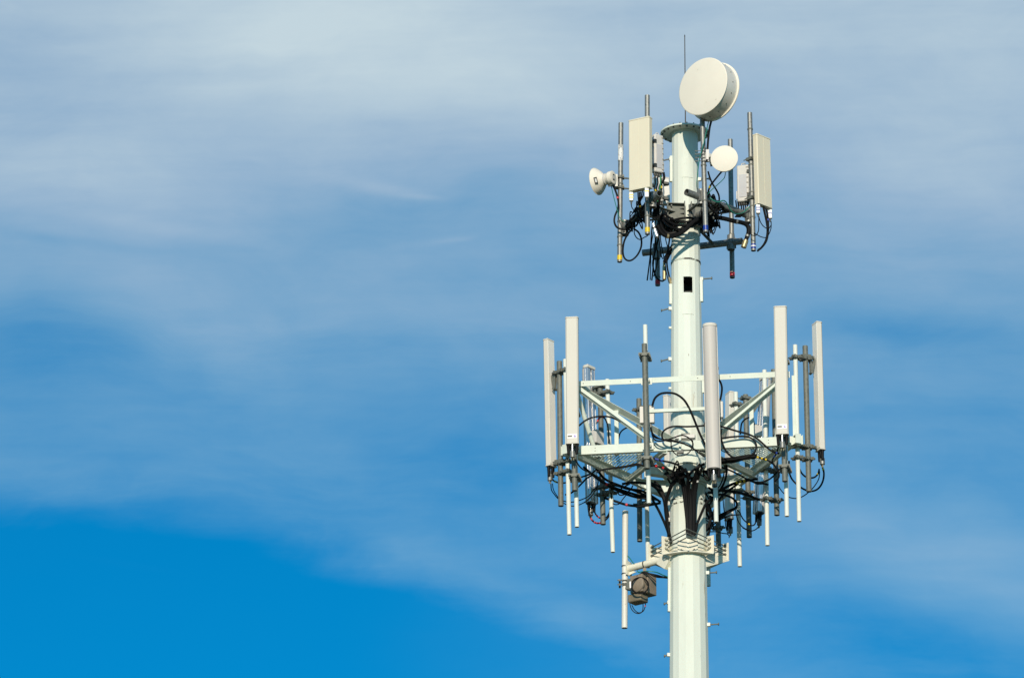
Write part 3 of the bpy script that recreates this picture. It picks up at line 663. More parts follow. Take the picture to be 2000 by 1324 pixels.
GREY = [(0, 0, (1117, 676), (1122.5, 958), 'grey pipe directly behind the left front panel antenna', (.1, .55)),
        (0, 1, (1258.5, 672), (1264, 915), 'grey pipe carrying no antenna in front of the platform beam, left of the tower', (.91, .08)),
        (0, 2, (1388, 668), (1396, 950), 'grey pipe hidden behind the round grey tube antenna', (.85, .1)),
        (0, 3, (1526, 658), (1533, 940), 'grey pipe behind the right front panel antenna with the purple triangle', (.85, .1)),
        (1, 0, (1572.5, 676), (1580, 960), 'rightmost grey pipe, carrying the edge-on panel antenna at far right', (.91, .22, .30)),
        (1, 1, (1511, 722), (1517.5, 1006), 'grey pipe carrying no antenna at the right side, half behind the right front panel', (.1, .30)),
        (1, 2, (1456, 771), (1463.5, 1049), 'grey pipe topped by a clamp right of the tower, holding the right aluminium tube antenna', (.92, .31)),
        (1, 3, (1398, 806), (1404, 1088), 'dark grey pipe hanging low behind the white pipe right of the tower', (.9, .20)),
        (2, 0, (1325, 800), (1332, 1088), None, (.9,)),
        (2, 1, (1248, 779), (1249.5, 1057), 'dark grey pipe left of the tower, behind the empty front grey pipe', (.92, .25)),
        (2, 2, (1172, 752), (1178, 1024), 'grey pipe beside the left aluminium tube antenna', (.93, .21)),
        (2, 3, (1092.5, 706), (1095.5, 988), 'leftmost grey pipe, carrying the edge-on panel antenna at far left', (.92, .29, .22))]
GP, WP = {}, {}
for (k, i, tp, bt, lab) in WHITE:
    dd = dpx(PF(k, A4[i], HW)); p, q = at(*bt, dd), at(*tp, dd); WP[k, i] = (p, q)
    t = Thing('white_pipe', lab or 'white pipe standing wholly behind the tower shaft on the platform', 'pipe', p, 'white pipes standing round the platform')
    m = MB(); m.pipe(p, q, RW); t.part('tube', m, 'white')
    d, n = fdir(k)
    for zz, nm_ in ((0, 'beam_bracket'), (zr * .97, 'rail_bracket')):
        c = p + (q - p) * ((C0.z + zz - p.z) / (q.z - p.z))
        if c.z > q.z - .03: continue
        if zz and k: continue
        m = MB(); m.box(c - n * (RW + .008), d, n, Z, .16, .012, .10)
        for s in (1, -1): m.cyl(c + d * s * (RW + .015) - n * .06, c + d * s * (RW + .015) + n * (RW + .02), .007, n=8)
        m.box(c + n * (RW + .006), d, n, Z, RW * 2 + .05, .010, .03); t.part(nm_, m, 'white')
for (k, i, tp, bt, lab, cls) in GREY:
    dd = dpx(PF(k, A4[i], HG)); p, q = at(*bt, dd), at(*tp, dd); GP[k, i] = (p, q); d, n = fdir(k)
    t = Thing('grey_pipe', lab or 'grey pipe standing wholly behind the tower shaft on the platform', 'pipe', p, 'grey pipes clamped outside the white pipes')
    m = MB(); m.pipe(p, q, RG); t.part('tube', m, 'dull' if (k, i) not in ((0, 1),) else 'dull')
    for f in cls:
        c = p.lerp(q, f); w0, w1 = WP[k, i]; cw = w0 + (w1 - w0) * ((c.z - w0.z) / (w1.z - w0.z))
        b = MB(); sd = d
        for s in (1, -1):
            b.cyl(c + sd * s * (RG + .016) + n * (RG + .05), cw + sd * s * (RG + .016) - n * (RW + .055), .009, n=8)
            for cc, rr in ((c, RG), (cw, RW)):
                for q_ in (-1, 1): b.cyl(cc + sd * s * (RG + .016) + n * q_ * (rr + .028), cc + sd * s * (RG + .016) + n * q_ * (rr + .044), .017, n=6)
        for cc, rr in ((c, RG), (cw, RW)):
            for q_ in (-1, 1):
                b.box(cc + n * q_ * (rr + .009), sd, n, Z, RG * 2 + .09, .018, .045)
                for s in (1, -1): b.box(cc + n * q_ * (rr - .012) + sd * s * (RG + .012), sd, n, Z, .03, .03, .045)
        t.part('pipe_clamp', b, 'dull')
# bright clamp on the empty front pipe
p, q = GP[0, 1]; d, n = fdir(0)
# ------------------------------------------------------------------ platform antennas
def sticker(t, c, n, sd, ax):
    m = MB(); m.box(c, sd, n, ax, PX(18.5), .003, PX(8.6)); m.use(1).box(c - sd * PX(4.2) * -1 * SGN + n * .001, sd, n, ax, PX(8.4), .003, PX(3.4))
    o = c + sd * PX(5.2) * -SGN * 1 + n * .001
    m.use(2).prism([o - sd * PX(2.8) - ax * PX(2.3), o + sd * PX(2.8) - ax * PX(2.3), o + ax * PX(3.0)], n * .0025)
    t.part('sticker', m, 'sticker dark purple')
SGN = 1
def skirt(t, c, n, sd, ax, w, dp, long=False, depth=.15):
    """cable glands, black boots and the grey tilt motor under an antenna"""
    m = MB()
    for x in (-.36, .36): m.cyl(c + sd * w * x, c + sd * w * x * .9 - ax * depth, .023, .020, n=14)
    m.cyl(c + n * dp * .1 - sd * w * .1 - n * dp * .3, c - sd * w * .1 - ax * depth * .8, .018, n=12)
    t.part('black_boots', m, 'black')
    mt = c + n * dp * .22
    m = MB(); m.cyl(mt, mt - ax * depth * .75, .014, n=10); m.use(1).cyl(mt - ax * depth * .75, mt - ax * (depth * .75 + .095), .037, n=20); m.use(2)
    for x in (-.016, .016): m.cyl(mt + sd * x - ax * (depth * .75 + .095), mt + sd * x - ax * (depth * .75 + .14), .008, n=8)
    t.part('tilt_motor', m, 'alu galv brass')
def brk(t, key, n, sd, p0, tilt=False):
    p, q = GP[key]; c = p + (q - p) * ((p0.z - p.z) / (q.z - p.z)); m = MB()
    m.box(c, n, sd, Z, RG * 2 + .05, RG * 2 + .05, .045)
    for s in (1, -1): m.cyl(c + sd * s * (RG + .016) - n * (RG + .06), c + sd * s * (RG + .016) + n * (RG + .06), .009, n=8)
    if tilt:
        el = c + n * .07 - Z * .24
        for s in (1, -1): m.beam(c + n * .08 + sd * s * .02, el + sd * s * .02 + n * .02, .008, .035, up=n); m.beam(el + sd * s * .02 + n * .02, p0 - n * .02 + sd * s * .02 - Z * .02, .008, .035, up=n)
        m.cyl(el - sd * .04 + n * .02, el + sd * .04 + n * .02, .022, n=12)
    m.beam(c + n * .06, p0 - n * .03, .05, .04)
    t.part('tilt_bracket' if tilt else 'bracket', m, 'dull')
PANELS = [(0, 0, (1117, 620.5), (1118.3, 868), 'white panel antenna front left on the platform, purple triangle near its foot', 24.3),
          (0, 3, (1523.8, 599.5), (1528, 849.5), 'white panel antenna front right on the platform, purple triangle near its foot', 24.3),
          (1, 0, (1596, 631), (1603.2, 880.5), 'white panel antenna at far right seen edge-on with scuffed grey back', 21),
          (1, 3, (1426.5, 767), (1424.5, 1015), 'white panel antenna behind the platform just right of the tower', 21),
          (2, 3, (1070.8, 664.5), (1075.8, 912), 'white panel antenna at far left seen edge-on with grey back', 21),
          (2, 0, (1304, 774), (1309, 1022), 'white panel antenna peeking out behind the left edge of the tower shaft', 21)]
for (k, i, tp, bt, lab, w) in PANELS:
    d, n = fdir(k); dd = dpx(PF(k, A4[i], HA)); ct, cb_ = at(*tp, dd), at(*bt, dd)
    t, n2, sd, ax = panel(lab, ct, cb_, n, PX(w), .092, 'radome', 'radome', group='flat white panel antennas on the platform', chamfer=.02, seam=False)
    if k == 0:
        SGN = -1 if sd.x > 0 else 1
        c = cb_ + ax * .115 + n2 * .048
        sticker(t, c, n2, sd, ax)
    skirt(t, cb_, n2, sd, ax, PX(w), .092)
    L2 = (ct - cb_).length
    for f, tl in ((.72, True), (.02, False)):
        brk(t, (k, i), n2, sd, cb_ + ax * L2 * f - n2 * .04, tl)
TUBES = [(0, 2, (1385.7, 633), (1394, 917), 'round-fronted grey tube antenna hanging in front of the tower shaft', 28.5),
         (1, 2, (1496, 737), (1482, 1003), 'shiny aluminium-backed tube antenna right of the tower', 26),
         (2, 2, (1148, 716), (1155, 984), 'shiny aluminium-backed tube antenna behind the left front panel', 26)]
for (k, i, tp, bt, lab, w) in TUBES:
    d, n = fdir(k); dd = dpx(PF(k, A4[i], HA + .02)); ct, cb_ = at(*tp, dd), at(*bt, dd); ax = (ct - cb_).normalized()
    sd = ax.cross(n).normalized(); n2 = sd.cross(ax); w = PX(w); Lg = (ct - cb_).length
    t = Thing('tube_antenna', lab, 'antenna', cb_, 'round-fronted tube antennas on the platform')
    def hp(c, w, dp, fr=0): return [c + sd * (w / 2) * math.cos(q) + n2 * (dp * math.sin(q) + fr) for q in (math.pi * j / 16 for j in range(17))]
    m = MB(); m.prism(hp(cb_ + ax * .01, w * .92, .085), ax * (Lg - .02 - .045)); t.part('radome', m, 'tube')
    m = MB(); m.prism(hp(ct - ax * .045, w * .97, .092, -.02), ax * .045); m.box(ct - ax * .0225 - n2 * .0455, sd, n2, ax, w * .97, .05, .045); t.part('end_cap', m, 'radome', bev=.004)
    m = MB(); m.prism(hp(cb_ - ax * .004, w * .94, .088, -.02), ax * .014); t.part('end_cap', m, 'dark')
    bkm = MB(); L3 = Lg - .06; c = cb_ + ax * (L3 / 2 + .01)
    bkm.box(c - n2 * .012, sd, n2, ax, w, .022, L3)
    for x in (-.44, .44): bkm.box(c - n2 * .043 + sd * w * x, sd, n2, ax, .012, .042, L3)
    for x in (-.24, .22): bkm.box(c - n2 * .040 + sd * w * x, sd, n2, ax, w * .30, .036, L3)
    t.part('back_extrusion', bkm, 'alu' if k else 'radome', bev=.003)
    skirt(t, cb_, n2, sd, ax, w, .08, depth=.11)
    for f in (.83, .10): brk(t, (k, i), n2, sd, cb_ + ax * Lg * f - n2 * .05, f > .5)

# amplifier boxes
def ampbox(label, c, x, w, dp, h, m_='lightgrey', group='small amplifier boxes on the platform'):
    x = Vector(x).normalized(); y = Z.cross(x)
    t = Thing('amplifier_box', label, 'box', c - Z * h / 2, group)
    m = MB(); m.box(c, x, y, Z, w, dp, h); t.part('case', m, m_, bev=.006)
    m = MB()
    for s in (1, -1): m.box(c + Z * s * (h / 2 + .012), x, y, Z, w * .5, dp * .5, .03)
    fe = m
    for f_ in (0, 1):
        m = MB(); m.v, m.f, m.m = fe.v[8 * f_:8 * f_ + 8], fe.f[:6], fe.m[:6]; t.part('end_flange', m, 'dull')
    m = MB()
    for xx in (-.25, .25): m.cyl(c - Z * (h / 2 + .02) + x * w * xx, c - Z * (h / 2 + .06) + x * w * xx, .016, n=10)
    t.part('connectors', m, 'galv')
ampbox('pale amplifier box clamped behind the empty grey front pipe', at(1264, 811, dpx(PF(0, -.53, .93))), fdir(0)[0], .215, .09, .26)
ampbox('pale amplifier box beside the grey tube antenna, at its right', at(1406, 801, dpx(PF(0, .6, .93))), fdir(0)[0], .10, .09, .25)
ampbox('grey-lilac amplifier box on the grating behind the left front strut', at(1166, 856, dpx(PF(2, .65, .9))), fdir(2)[0], .20, .12, .20, [M['lightgrey']])
ampbox('pale amplifier box on the right grating behind the front beam', at(1477, 844, dpx(PF(1, -.65, .9))), fdir(1)[0], .18, .12, .17)
ampbox('flat pale amplifier box lying on the front beam before the tower', at(1338, 854, dpx(PF(0, 0, .93))), fdir(0)[0], .30, .10, .06)

# ------------------------------------------------------------------ lower collar with its rods
zc = zrow(1075, 0); cc0 = axis(zc); rc = prad(zc)
col = Thing('lower_collar', 'cream ring collar of bolted brackets with slanting rods below the platform', 'collar', cc0)
dv, sd = Vector((-.02, -1, 0)).normalized(), Vector((1, -.02, 0)).normalized()
zt, zb = .17, -.13
def pt(a, r, z): return cc0 + (dv * math.cos(a) + sd * math.sin(a)) * r + Z * z
n_ = 24; arc = [R(-180) + R(360) * j / n_ for j in range(n_ + 1)]
band = MB(); band.lathe(cc0 + Z * zb, cc0 + Z * (zb + .09), [(0, rc), (0, rc + .016), (1, rc + .016), (1, rc)], n=36); band_o = col.part('band', band, 'cream')
arc = [R(-56) + R(112) * j / 12 for j in range(13)]; we = PX(49)
outp = [cc0 + sd * (-we + 2 * we * j / 12) + dv * (rc + .085 - .135 * abs(-1 + 2 * j / 12) ** 1.6) + Z * zb for j in range(13)]
lip = MB(); lip.prism(outp + [pt(a, rc + .016, zb) for a in reversed(arc)], Z * .014); col.part('lip', lip, 'cream')
for s in (-1, 1):
    rdir = (dv * .83 - sd * s * .557).normalized(); tv = Z.cross(rdir).normalized()
    ec = cc0 + sd * s * PX(43) + dv * PX(22) + Z * ((zt + zb) / 2 + .005)
    pl = MB(); pl.box(ec, tv, rdir, Z, PX(17), .016, zt - zb - .02); col.part('end_plate', pl, 'cream', bev=.003)
    rib = MB(); rib.prism([pt(s * R(75), rc + .002, zb + .015), ec - Z * (zt - zb) * .46, ec + Z * (zt - zb) * .40, pt(s * R(75), rc + .002, zt - .06)], dv * .014); col.part('rib', rib, 'cream')
    far = ec - rdir * PX(52)
    fp = MB(); fp.box(far, tv, rdir, Z, .105, .018, .27); col.part('side_plate', fp, 'cream', bev=.003)
    fw = MB(); mid = pt(s * R(98), rc - .01, 0); fw.beam(far + Z * -.02 - tv * 0, mid + Z * -.02, .016, .20); col.part('side_web', fw, 'cream')
    fl_ = MB(); e0 = far - Z * .135; m0 = pt(s * R(75), rc - .01, -.27); m1 = pt(s * R(118), rc - .01, -.27)
    fl_.hexa([e0 + tv * .06 - Z * .014, m0 - Z * .014, m1 - Z * .014, e0 - tv * .06 - Z * .014 - rdir * .02, e0 + tv * .06, m0, m1, e0 - tv * .06 - rdir * .02])
    col.part('side_lip', fl_, 'cream')
    gs = MB(); gs.prism([e0 + tv * .03, m0 + Z * .0, m0 + Z * .17, e0 + tv * .03 + Z * .05], rdir * .012); col.part('gusset', gs, 'cream')
    for zz in (.085, .020, -.045):
        a0, a1 = far + Z * zz - rdir * .05, ec + Z * zz + rdir * PX(78)
        rd = MB(); rd.cyl(a0, a1, .0085, n=8)
        for c_, q_ in ((ec, .022), (ec, -.022), (far, .022), (far, -.022)): rd.cyl(c_ + Z * zz + rdir * (q_ - .008), c_ + Z * zz + rdir * (q_ + .008), .022, n=6)
        rd.use(1).cyl(ec + Z * zz + rdir * .03, ec + Z * zz + rdir * .075, .019, n=12)
        col.part('threaded_rod', rd, 'dull cream')
    fp = MB(); c = cc0 + dv * (rc + .022) + sd * s * .085 + Z * (-.025); fx = (sd + dv * -s * .35).normalized(); fp.box(c, fx, Z.cross(fx), Z, .13, .02, .20); col.part('face_plate', fp, 'cream', parent=band_o, bev=.003)
    b = MB(); nf = (dv + sd * s * .35).normalized(); b.beam(c + nf * .012 - fx * .015 - Z * (.075 if s > 0 else .05), c + nf * .012 + fx * .015 - Z * (.05 if s > 0 else .075), .004, .014, up=Z); col.part('slot', b, 'dark')
ck = MB(); ck.box(cc0 + dv * (rc + .045) - Z * .03, sd, dv, Z, .06, .035, .17); col.part('wedge', ck, 'cream', parent=band_o, bev=.003)
# side arm with the short pipe at left
parm = Thing('side_arm', 'cream stub arm reaching left from the lower collar to the stained white pipe', 'arm', at(1275, 1098, 22))
a, b = at(1228, 1110, 44), at(1290, 1094, 6)
m = MB(); m.cyl(a, b, PX(6.8), n=24); parm.part('tube', m, 'cream')
m = MB(); dd_ = (b - a).normalized(); m.box(a + dd_ * .0, dd_, Z.cross(dd_).normalized(), Z, .014, .15, .22); m.prism([a - Z * .10 + dd_ * .01, a - Z * .02 + dd_ * .01, a - Z * .08 + dd_ * .13], Z.cross(dd_).normalized() * .012); parm.part('end_plate', m, 'cream')
for f in (.5,):
    m = MB(); c = a.lerp(b, f); m.cyl(c - dd_ * .008, c + dd_ * .008, PX(6.8) + .005, n=20); parm.part('strap', m, 'dark')
    m = MB(); m.box(c - Z * .11, (1, 0, 0), (0, 1, 0), Z, .05, .04, .09); m.cyl(c - Z * .05, c - Z * .19, .022, n=10); parm.part('hanger', m, 'tan')
m = MB(); m.beam(b, at(1306, 1104, -8), .10, .14); parm.part('root_bracket', m, 'cream', bev=.004)
p, q = at(1219.8, 1226, 46), at(1221.3, 998, 46)
t = Thing('stained_pipe', 'short white pipe with rust stains standing free left of the lower collar', 'pipe', p)
m = MB(); m.pipe(p, q, PX(5.8), .007); t.part('tube', m, [mat('stained_pipe_paint', (.72, .70, .64), .5, var=.08, scale=6, stretch=.4, specks=[((.14, .07, .05), 16, .66, .25), ((.10, .05, .08), 40, .70, .5)])])
for v in (1106, 1121, 1141):
    m = MB(); c = p.lerp(q, (1226 - v) / 228); m.cyl(c - Z * .008, c + Z * .008, PX(5.8) + .007, n=20); t.part('u_bolt', m, 'dark')
m = MB(); c = p.lerp(q, (1226 - 1139.5) / 228)
for dz in (-.035, .035):
    m.box(c + Z * dz + Vector((-.075, 0, 0)), (1, 0, 0), (0, 1, 0), Z, .03, .13, .03); m.cyl(c + Z * dz + Vector((-.11, -.06, 0)), c + Z * dz + Vector((.10, -.06, 0)), .008, n=8)
t.part('clamp', m, 'dull')
# tan radio boxes hung beside it
bx = at(1258, 1147, 24)
tb = Thing('tan_radio_box', 'weathered tan radio box with a coiled cable hung under the side arm', 'radio unit', bx - Z * .2)
x_ = Vector((.82, -.57, 0)).normalized(); y_ = Z.cross(x_)
m = MB(); m.box(at(1260, 1144, 34), x_, y_, Z, .26, .22, .30); tb.part('main_case', m, 'tan', bev=.008)
m = MB(); m.box(at(1247, 1141, 16), x_, y_, Z, .22, .12, .27); tb.part('front_case', m, 'tan', bev=.008)
m = MB(); m.lathe(at(1250, 1143, 16) - y_ * .065, at(1250, 1143, 16) - y_ * .10, [(0, .125), (.6, .12), (1, .10)], n=40); tb.part('round_lid', m, 'tan')
m = MB(); m.box(at(1246, 1169, 28), x_, y_, Z, .24, .20, .13); tb.part('lower_case', m, [mat('brown_case', (.22, .18, .12), .6, var=.25, scale=9)], bev=.02)
m = MB(); m.beam(at(1226, 1141, 44), at(1240, 1143, 38), .10, .16); tb.part('bracket', m, 'dull')
m = MB(); m.box(at(1231, 1141.5, -1), (1, 0, 0), (0, 1, 0), Z, .02, .01, .10); tb.part('white_tag', m, 'sticker')

# ------------------------------------------------------------------ cables
def cable(label, pts, r, m='black', group=None, bands=(), d=None, name='cable', ends=None):
    P_ = [at(p[0], p[1], p[2] if len(p) > 2 else d) for p in pts]
    mb = MB(); mb.tube(P_, r, n=8)
    if not bands and not ends: return solo(name, label, 'cable', mb, m, group)
    t = Thing(name, label, 'cable', P_[0], group); o = t.part('sheath', mb, m)
    q = mb.v; nseg = len(q) // 8
    for (f, c, ln) in bands:
        i0 = min(nseg - 2, int(f * nseg)); cs = [sum((q[(i0 + e) * 8 + k] for k in range(8)), Vector()) / 8 for e in (0, 1)]
        dv = (cs[1] - cs[0]).normalized(); b = MB(); b.cyl(cs[0], cs[0] + dv * ln, r + .003, n=10); t.part('tape_ring', b, c)
    for (i, c, rr, ln) in (ends or ()):
        pa, pb = (P_[0], P_[1]) if i == 0 else (P_[-1], P_[-2]); dv = (pa - pb).normalized(); b = MB(); b.cyl(pa - dv * .02, pa + dv * ln, rr, n=12); t.part('connector', b, c)
    return t.o
# -- upper mount
cable('thick black cable curving down from the drum dish to the small dish bracket', [(1390, 234, -130), (1386, 250), (1383.5, 270), (1381.5, 295), (1380.5, 312)] if False else [(1390, 234, -135), (1386, 250, -135), (1383.5, 270, -140), (1381.5, 295, -140), (1380.5, 315, -140)], .017)
cable('thin green earth wire running down the pipe below the drum dish', [(1384, 237, -135), (1380, 255, -142), (1375, 278, -142), (1369, 300, -140), (1365, 318, -138), (1362, 345, -136), (1361, 362, -130), (1363, 378, -110)], .007, 'green')
cable('black cable drooping from behind the small round dish toward the front pipe', [(1411, 334, -165), (1404, 342, -160), (1395, 353, -155), (1388, 362, -145), (1384, 372, -135), (1383, 385, -120)], .014, bands=[(.62, 'yellow', .03)])
cable('brown-black cable loop hanging in the gap right of the front pipe', [(1383, 335, -140), (1386, 346, -135), (1391, 358, -130), (1399, 371, -120), (1404, 382, -110), (1404.5, 393, -105), (1401, 404, -100), (1396, 414, -95)], .013)
cable('thin teal wire sagging from the small round dish to the front pipe', [(1417, 337, -160), (1415, 347, -155), (1408, 355, -150), (1398, 364, -140), (1388, 373, -135), (1382, 380, -130)], .006, 'green')
cable('teal wire lying along the right bar toward the blue-banded pipe', [(1383, 382, -118), (1392, 391, -118), (1402, 395, -112), (1412, 392, -108), (1418, 395, -100), (1424, 405, -92), (1430, 414, -85), (1440, 418, -72), (1452, 415, -50), (1464, 404, -45)], .009, 'green')
cable('black cable hanging from the horn dish down its pipe', [(1195, 360, 18), (1201, 370, 10), (1206, 385, 8), (1208, 398, 8), (1206, 410, 6), (1201, 422, 4), (1200, 434, 4), (1205, 444, 6), (1216, 448, 8), (1230, 448, 10)], .015, bands=[(.22, 'red', .03)])
cable('thin green wire hanging from the horn dish', [(1194, 364, 16), (1197, 378, 12), (1201, 394, 8), (1206, 412, 4), (1211, 426, 0), (1219, 433, 0), (1230, 433, 6)], .006, 'green')
cable('big single black cable loop hanging beside the far left yellow-banded pipe', [(1236, 446, 8), (1226, 458, 4), (1219, 472, 2), (1216.5, 490, 2), (1219, 503, 2), (1226, 509, 2), (1235, 507.5, 2), (1245, 498, 2), (1252, 483, 2), (1252.5, 467, 2), (1247, 454, 2), (1238, 447, 2)], .014)
cable('thin black cable loop under the left mount bar', [(1239, 446, -20), (1239, 456, -20), (1243, 464, -20), (1250, 468, -20), (1258, 464, -25), (1265, 460, -30), (1268, 452, -40)], .008)
cable('thick black hose crossing right from the collar to the blue and white banded pipe', [(1396, 424, -70), (1405, 425.5, -68), (1418, 428, -64), (1434, 432, -58), (1449, 435, -50), (1458, 439, -46), (1462, 446, -44), (1461.5, 456, -44), (1458, 466, -44), (1456, 472, -44)], .034, bands=[(.36, 'galv', .03), (.8, 'galv', .03)], ends=[(1, 'brass', .042, .10)])
cable('black feeder cable bowing under the right beige panel antenna', [(1491, 405, -50), (1494, 418, -48), (1497, 432, -46), (1499, 447, -46), (1498, 462, -44), (1494, 474, -42), (1487, 484, -40), (1480, 489, -38)], .017)
cable('second black feeder cable close inside the bow under the right beige panel', [(1496, 407, -48), (1499, 420, -46), (1500.5, 436, -44), (1500, 455, -44), (1497, 470, -42), (1490, 481, -40), (1479, 491, -38)], .015, bands=[(.25, 'blue', .03)])
cable('thin wire looping from the inner blue-striped plug to the outer one', [(1482, 423, -60), (1485, 433, -58), (1490, 441, -56), (1497, 446, -54), (1502, 446, -50), (1506, 440, -40)], .007)
cable('thin wire swinging left from the inner blue-striped plug', [(1482, 423, -60), (1482, 440, -60), (1481, 452, -58), (1476, 460, -56), (1468, 459, -54), (1464, 453, -50)], .007)
cable('thin wire swinging from the outer blue-striped plug back to the pipe', [(1506, 432, -35), (1506, 445, -35), (1502, 457, -36), (1496, 464, -38), (1487, 463, -40), (1479, 459, -42), (1472, 455, -42)], .007)
cable('heavy black hose bent under the collar in front of the tower', [(1283, 440, -95), (1290, 453, -90), (1302, 461, -85), (1316, 461, -80), (1330, 455, -78), (1343, 445, -78), (1354, 434, -78), (1364, 428, -75)], .033, bands=[(.3, 'brass', .03)])
cable('second heavy black hose wrapping left under the collar', [(1287, 430, -70), (1293, 446, -64), (1303, 456, -60), (1317, 455, -60), (1331, 448, -60), (1346, 437, -60), (1366, 432, -60)], .028)
for i, (u, v) in enumerate(((1437, 392), (1441, 394), (1447, 396), (1451, 397), (1455, 397), (1459, 396))):
    cable('black jumper cable under the radio unit left of the right panel', [(u, v, -24), (u + 1, v + 8, -26), (u + 2 - i * .6, v + 16, -34), (1441 + i * 1.5, v + 25, -50), (1436 + i * 2, 424, -60)], .010, group='jumper cables under the right radio unit')
for i, (u, v) in enumerate(((1246, 376), (1249, 375.5), (1252, 375), (1255.5, 373.5))):
    cable('black jumper cable under the left beige panel, taped yellow', [(u, v, -145), (u + .5, v + 9, -142), (1247.5 + i, v + 20, -130), (1248 + i * 1.3, 402, -120), (1249 + i, 412, -100), (1252 + i * 2, 425, -80)], .011, group='jumper cables under the left beige panel', bands=[(.58, 'yellow', .04)] if i in (1, 2) else ())
for i, (u, v) in enumerate(((1279, 345), (1284, 346), (1290, 343), (1295, 338), (1297, 337))):
    cable('black jumper cable under the radio unit between left panel and tower', [(u, v, -100), (u + 1, v + 12, -102), (u - 1 - i, v + 24, -104), (1286 + i * 1.5, 378, -100), (1281 + i * 2, 392, -96), (1277 + i * 2.5, 408, -90), (1275 + i * 3, 428, -85)], .011, group='jumper cables under the left radio unit', bands=[(.36, 'yellow', .03)] if i in (0, 3, 4) else ())
cable('green cable among the jumpers left of the tower', [(1290.5, 344, -104), (1290, 356, -106), (1289, 368, -106), (1286, 380, -102), (1284, 394, -98)], .011, 'greencol')
cable('thin wire from the outer yellow-striped plug to the left bar', [(1232.5, 397, -138), (1234, 405, -130), (1237.5, 411, -110), (1235, 418, -80), (1231, 424, -60), (1228, 440, -20)], .007)
# hanging tail of cables left of the tower
TAIL = [[(1276, 425, 20), (1273, 450, 40), (1271, 480, 90), (1270, 500, 110), (1267, 525, 120), (1264, 548, 130)],
        [(1281, 430, 0), (1276, 455, 40), (1272, 480, 100), (1271, 510, 112), (1270, 547, 122)],
        [(1288, 425, -20), (1282, 450, 20), (1279, 480, 90), (1277, 505, 104), (1275, 530, 112), (1273, 548, 118)],
        [(1292, 440, 0), (1286, 465, 40), (1280, 490, 60), (1275, 515, 90), (1281, 540, 95), (1292, 549, 90), (1299, 546, 60)],
        [(1296, 435, -20), (1290, 460, 0), (1293, 485, 20), (1298, 510, 20), (1301, 530, 10), (1306, 550, 0), (1309, 556, -5)],
        [(1303, 440, -30), (1300, 465, -20), (1304, 485, -10), (1301, 505, 0), (1304, 525, 0), (1308, 545, -5)],
        [(1310, 445, -30), (1308, 465, -20), (1305, 485, 0), (1303, 500, 10), (1303, 520, 10), (1307, 540, 0), (1310, 554, -5)],
        [(1284, 440, -10), (1288, 470, 10), (1290, 490, 30), (1294, 505, 30), (1299, 500, 20), (1306, 488, 0), (1312, 480, -10)],
        [(1278, 450, 30), (1281, 475, 60), (1285, 500, 90), (1282, 520, 100), (1277, 540, 118)]]
for i, pts in enumerate(TAIL):
    cable('black cable in the hanging tangle above the red-banded pipe foot', pts, random.choice((.008, .011, .013)), group='tangled cables hanging left of the tower', ends=[(1, 'brass', .022, .09)] if i in (5,) else ())
cable('fat black hose joining the tower shaft at the left below the collar', [(1298, 512, 10), (1302, 505, 5), (1306, 497, 0), (1311, 490, -4), (1316, 486, -8)], .032)
for i, pts in enumerate(([(1296, 424, -45), (1308, 434, -62), (1324, 440, -72), (1340, 440, -76), (1356, 434, -72), (1370, 426, -55)],
                         [(1294, 430, -40), (1306, 441, -58), (1322, 447, -70), (1342, 446, -74), (1358, 438, -68), (1374, 432, -50)],
                         [(1298, 418, -48), (1312, 428, -64), (1328, 433, -74), (1344, 433, -76), (1360, 428, -68), (1376, 424, -50)],
                         [(1300, 436, -40), (1316, 430, -66), (1336, 426, -76), (1354, 427, -72), (1372, 436, -52)])):
    cable('black cable wrapped round the shaft right under the upper collar', pts, .017, group='cables wrapped round the shaft under the upper collar')
m = MB(); p = at(1297.5, 528, 18); m.cyl(at(1297.5, 520, 18), at(1297.5, 546, 18), .028, .030, n=16); m.cyl(at(1297.5, 512, 18), at(1297.5, 520, 18), .022, n=16)
solo('cable_splice', 'brass-tipped cable splice hanging beside the tower shaft above the red foot band', 'splice', m, 'brass')
for (u, v, d, lab) in ((1283, 440, -100, 'shiny pink-silver connector can hanging right of the left panel pipe'),):
    t = Thing('connector_can', lab, 'connector', at(u, 421, d)); m = MB(); m.cyl(at(1276, 437, d), at(1277, 444, d), .026, n=16); m.cyl(at(1278.5, 448, d), at(1283.5, 462, d), .030, n=18); t.part('can', m, 'alu')
    m = MB(); m.cyl(at(1277, 444, d), at(1278.5, 448, d), .022, n=14); m.cyl(at(1283.5, 462, d), at(1284.3, 465, d), .022, n=12); t.part('ends', m, 'dark')
# wire tangles strapped along the bars
def tangle(label, a, b, n, amp, r=.008, group=None):
    a, b = Vector(a), Vector(b)
    for i in range(n):
        pts = []
        for k in range(9):
            f = k / 8; w = amp * (.4 + .6 * math.sin(math.pi * f))
            pts.append(a.lerp(b, f) + Vector((random.gauss(0, w * .5), random.gauss(0, w * .5), random.gauss(0, w) - w * .3)))
        mb = MB(); mb.tube(pts, r * random.uniform(.7, 1.5)); solo('cable', label, 'cable', mb, 'black', group)
a, b, _ = BAR[1]
tangle('black cable bunched on the left mount bar below the left beige panel', a.lerp(b, .12), a.lerp(b, .80), 20, .085, .010, 'cables bunched on the left mount bar')
a, b, _ = BAR[0]
tangle('black cable bunched on the right mount bar near the tower', a.lerp(b, .18), a.lerp(b, .66), 12, .075, .009, 'cables bunched on the right mount bar')
tangle('black cable crammed around the collar below the left side of the tower top', at(1290, 425, -30), at(1318, 440, -34), 12, .10, .011, 'cables crammed under the upper collar')
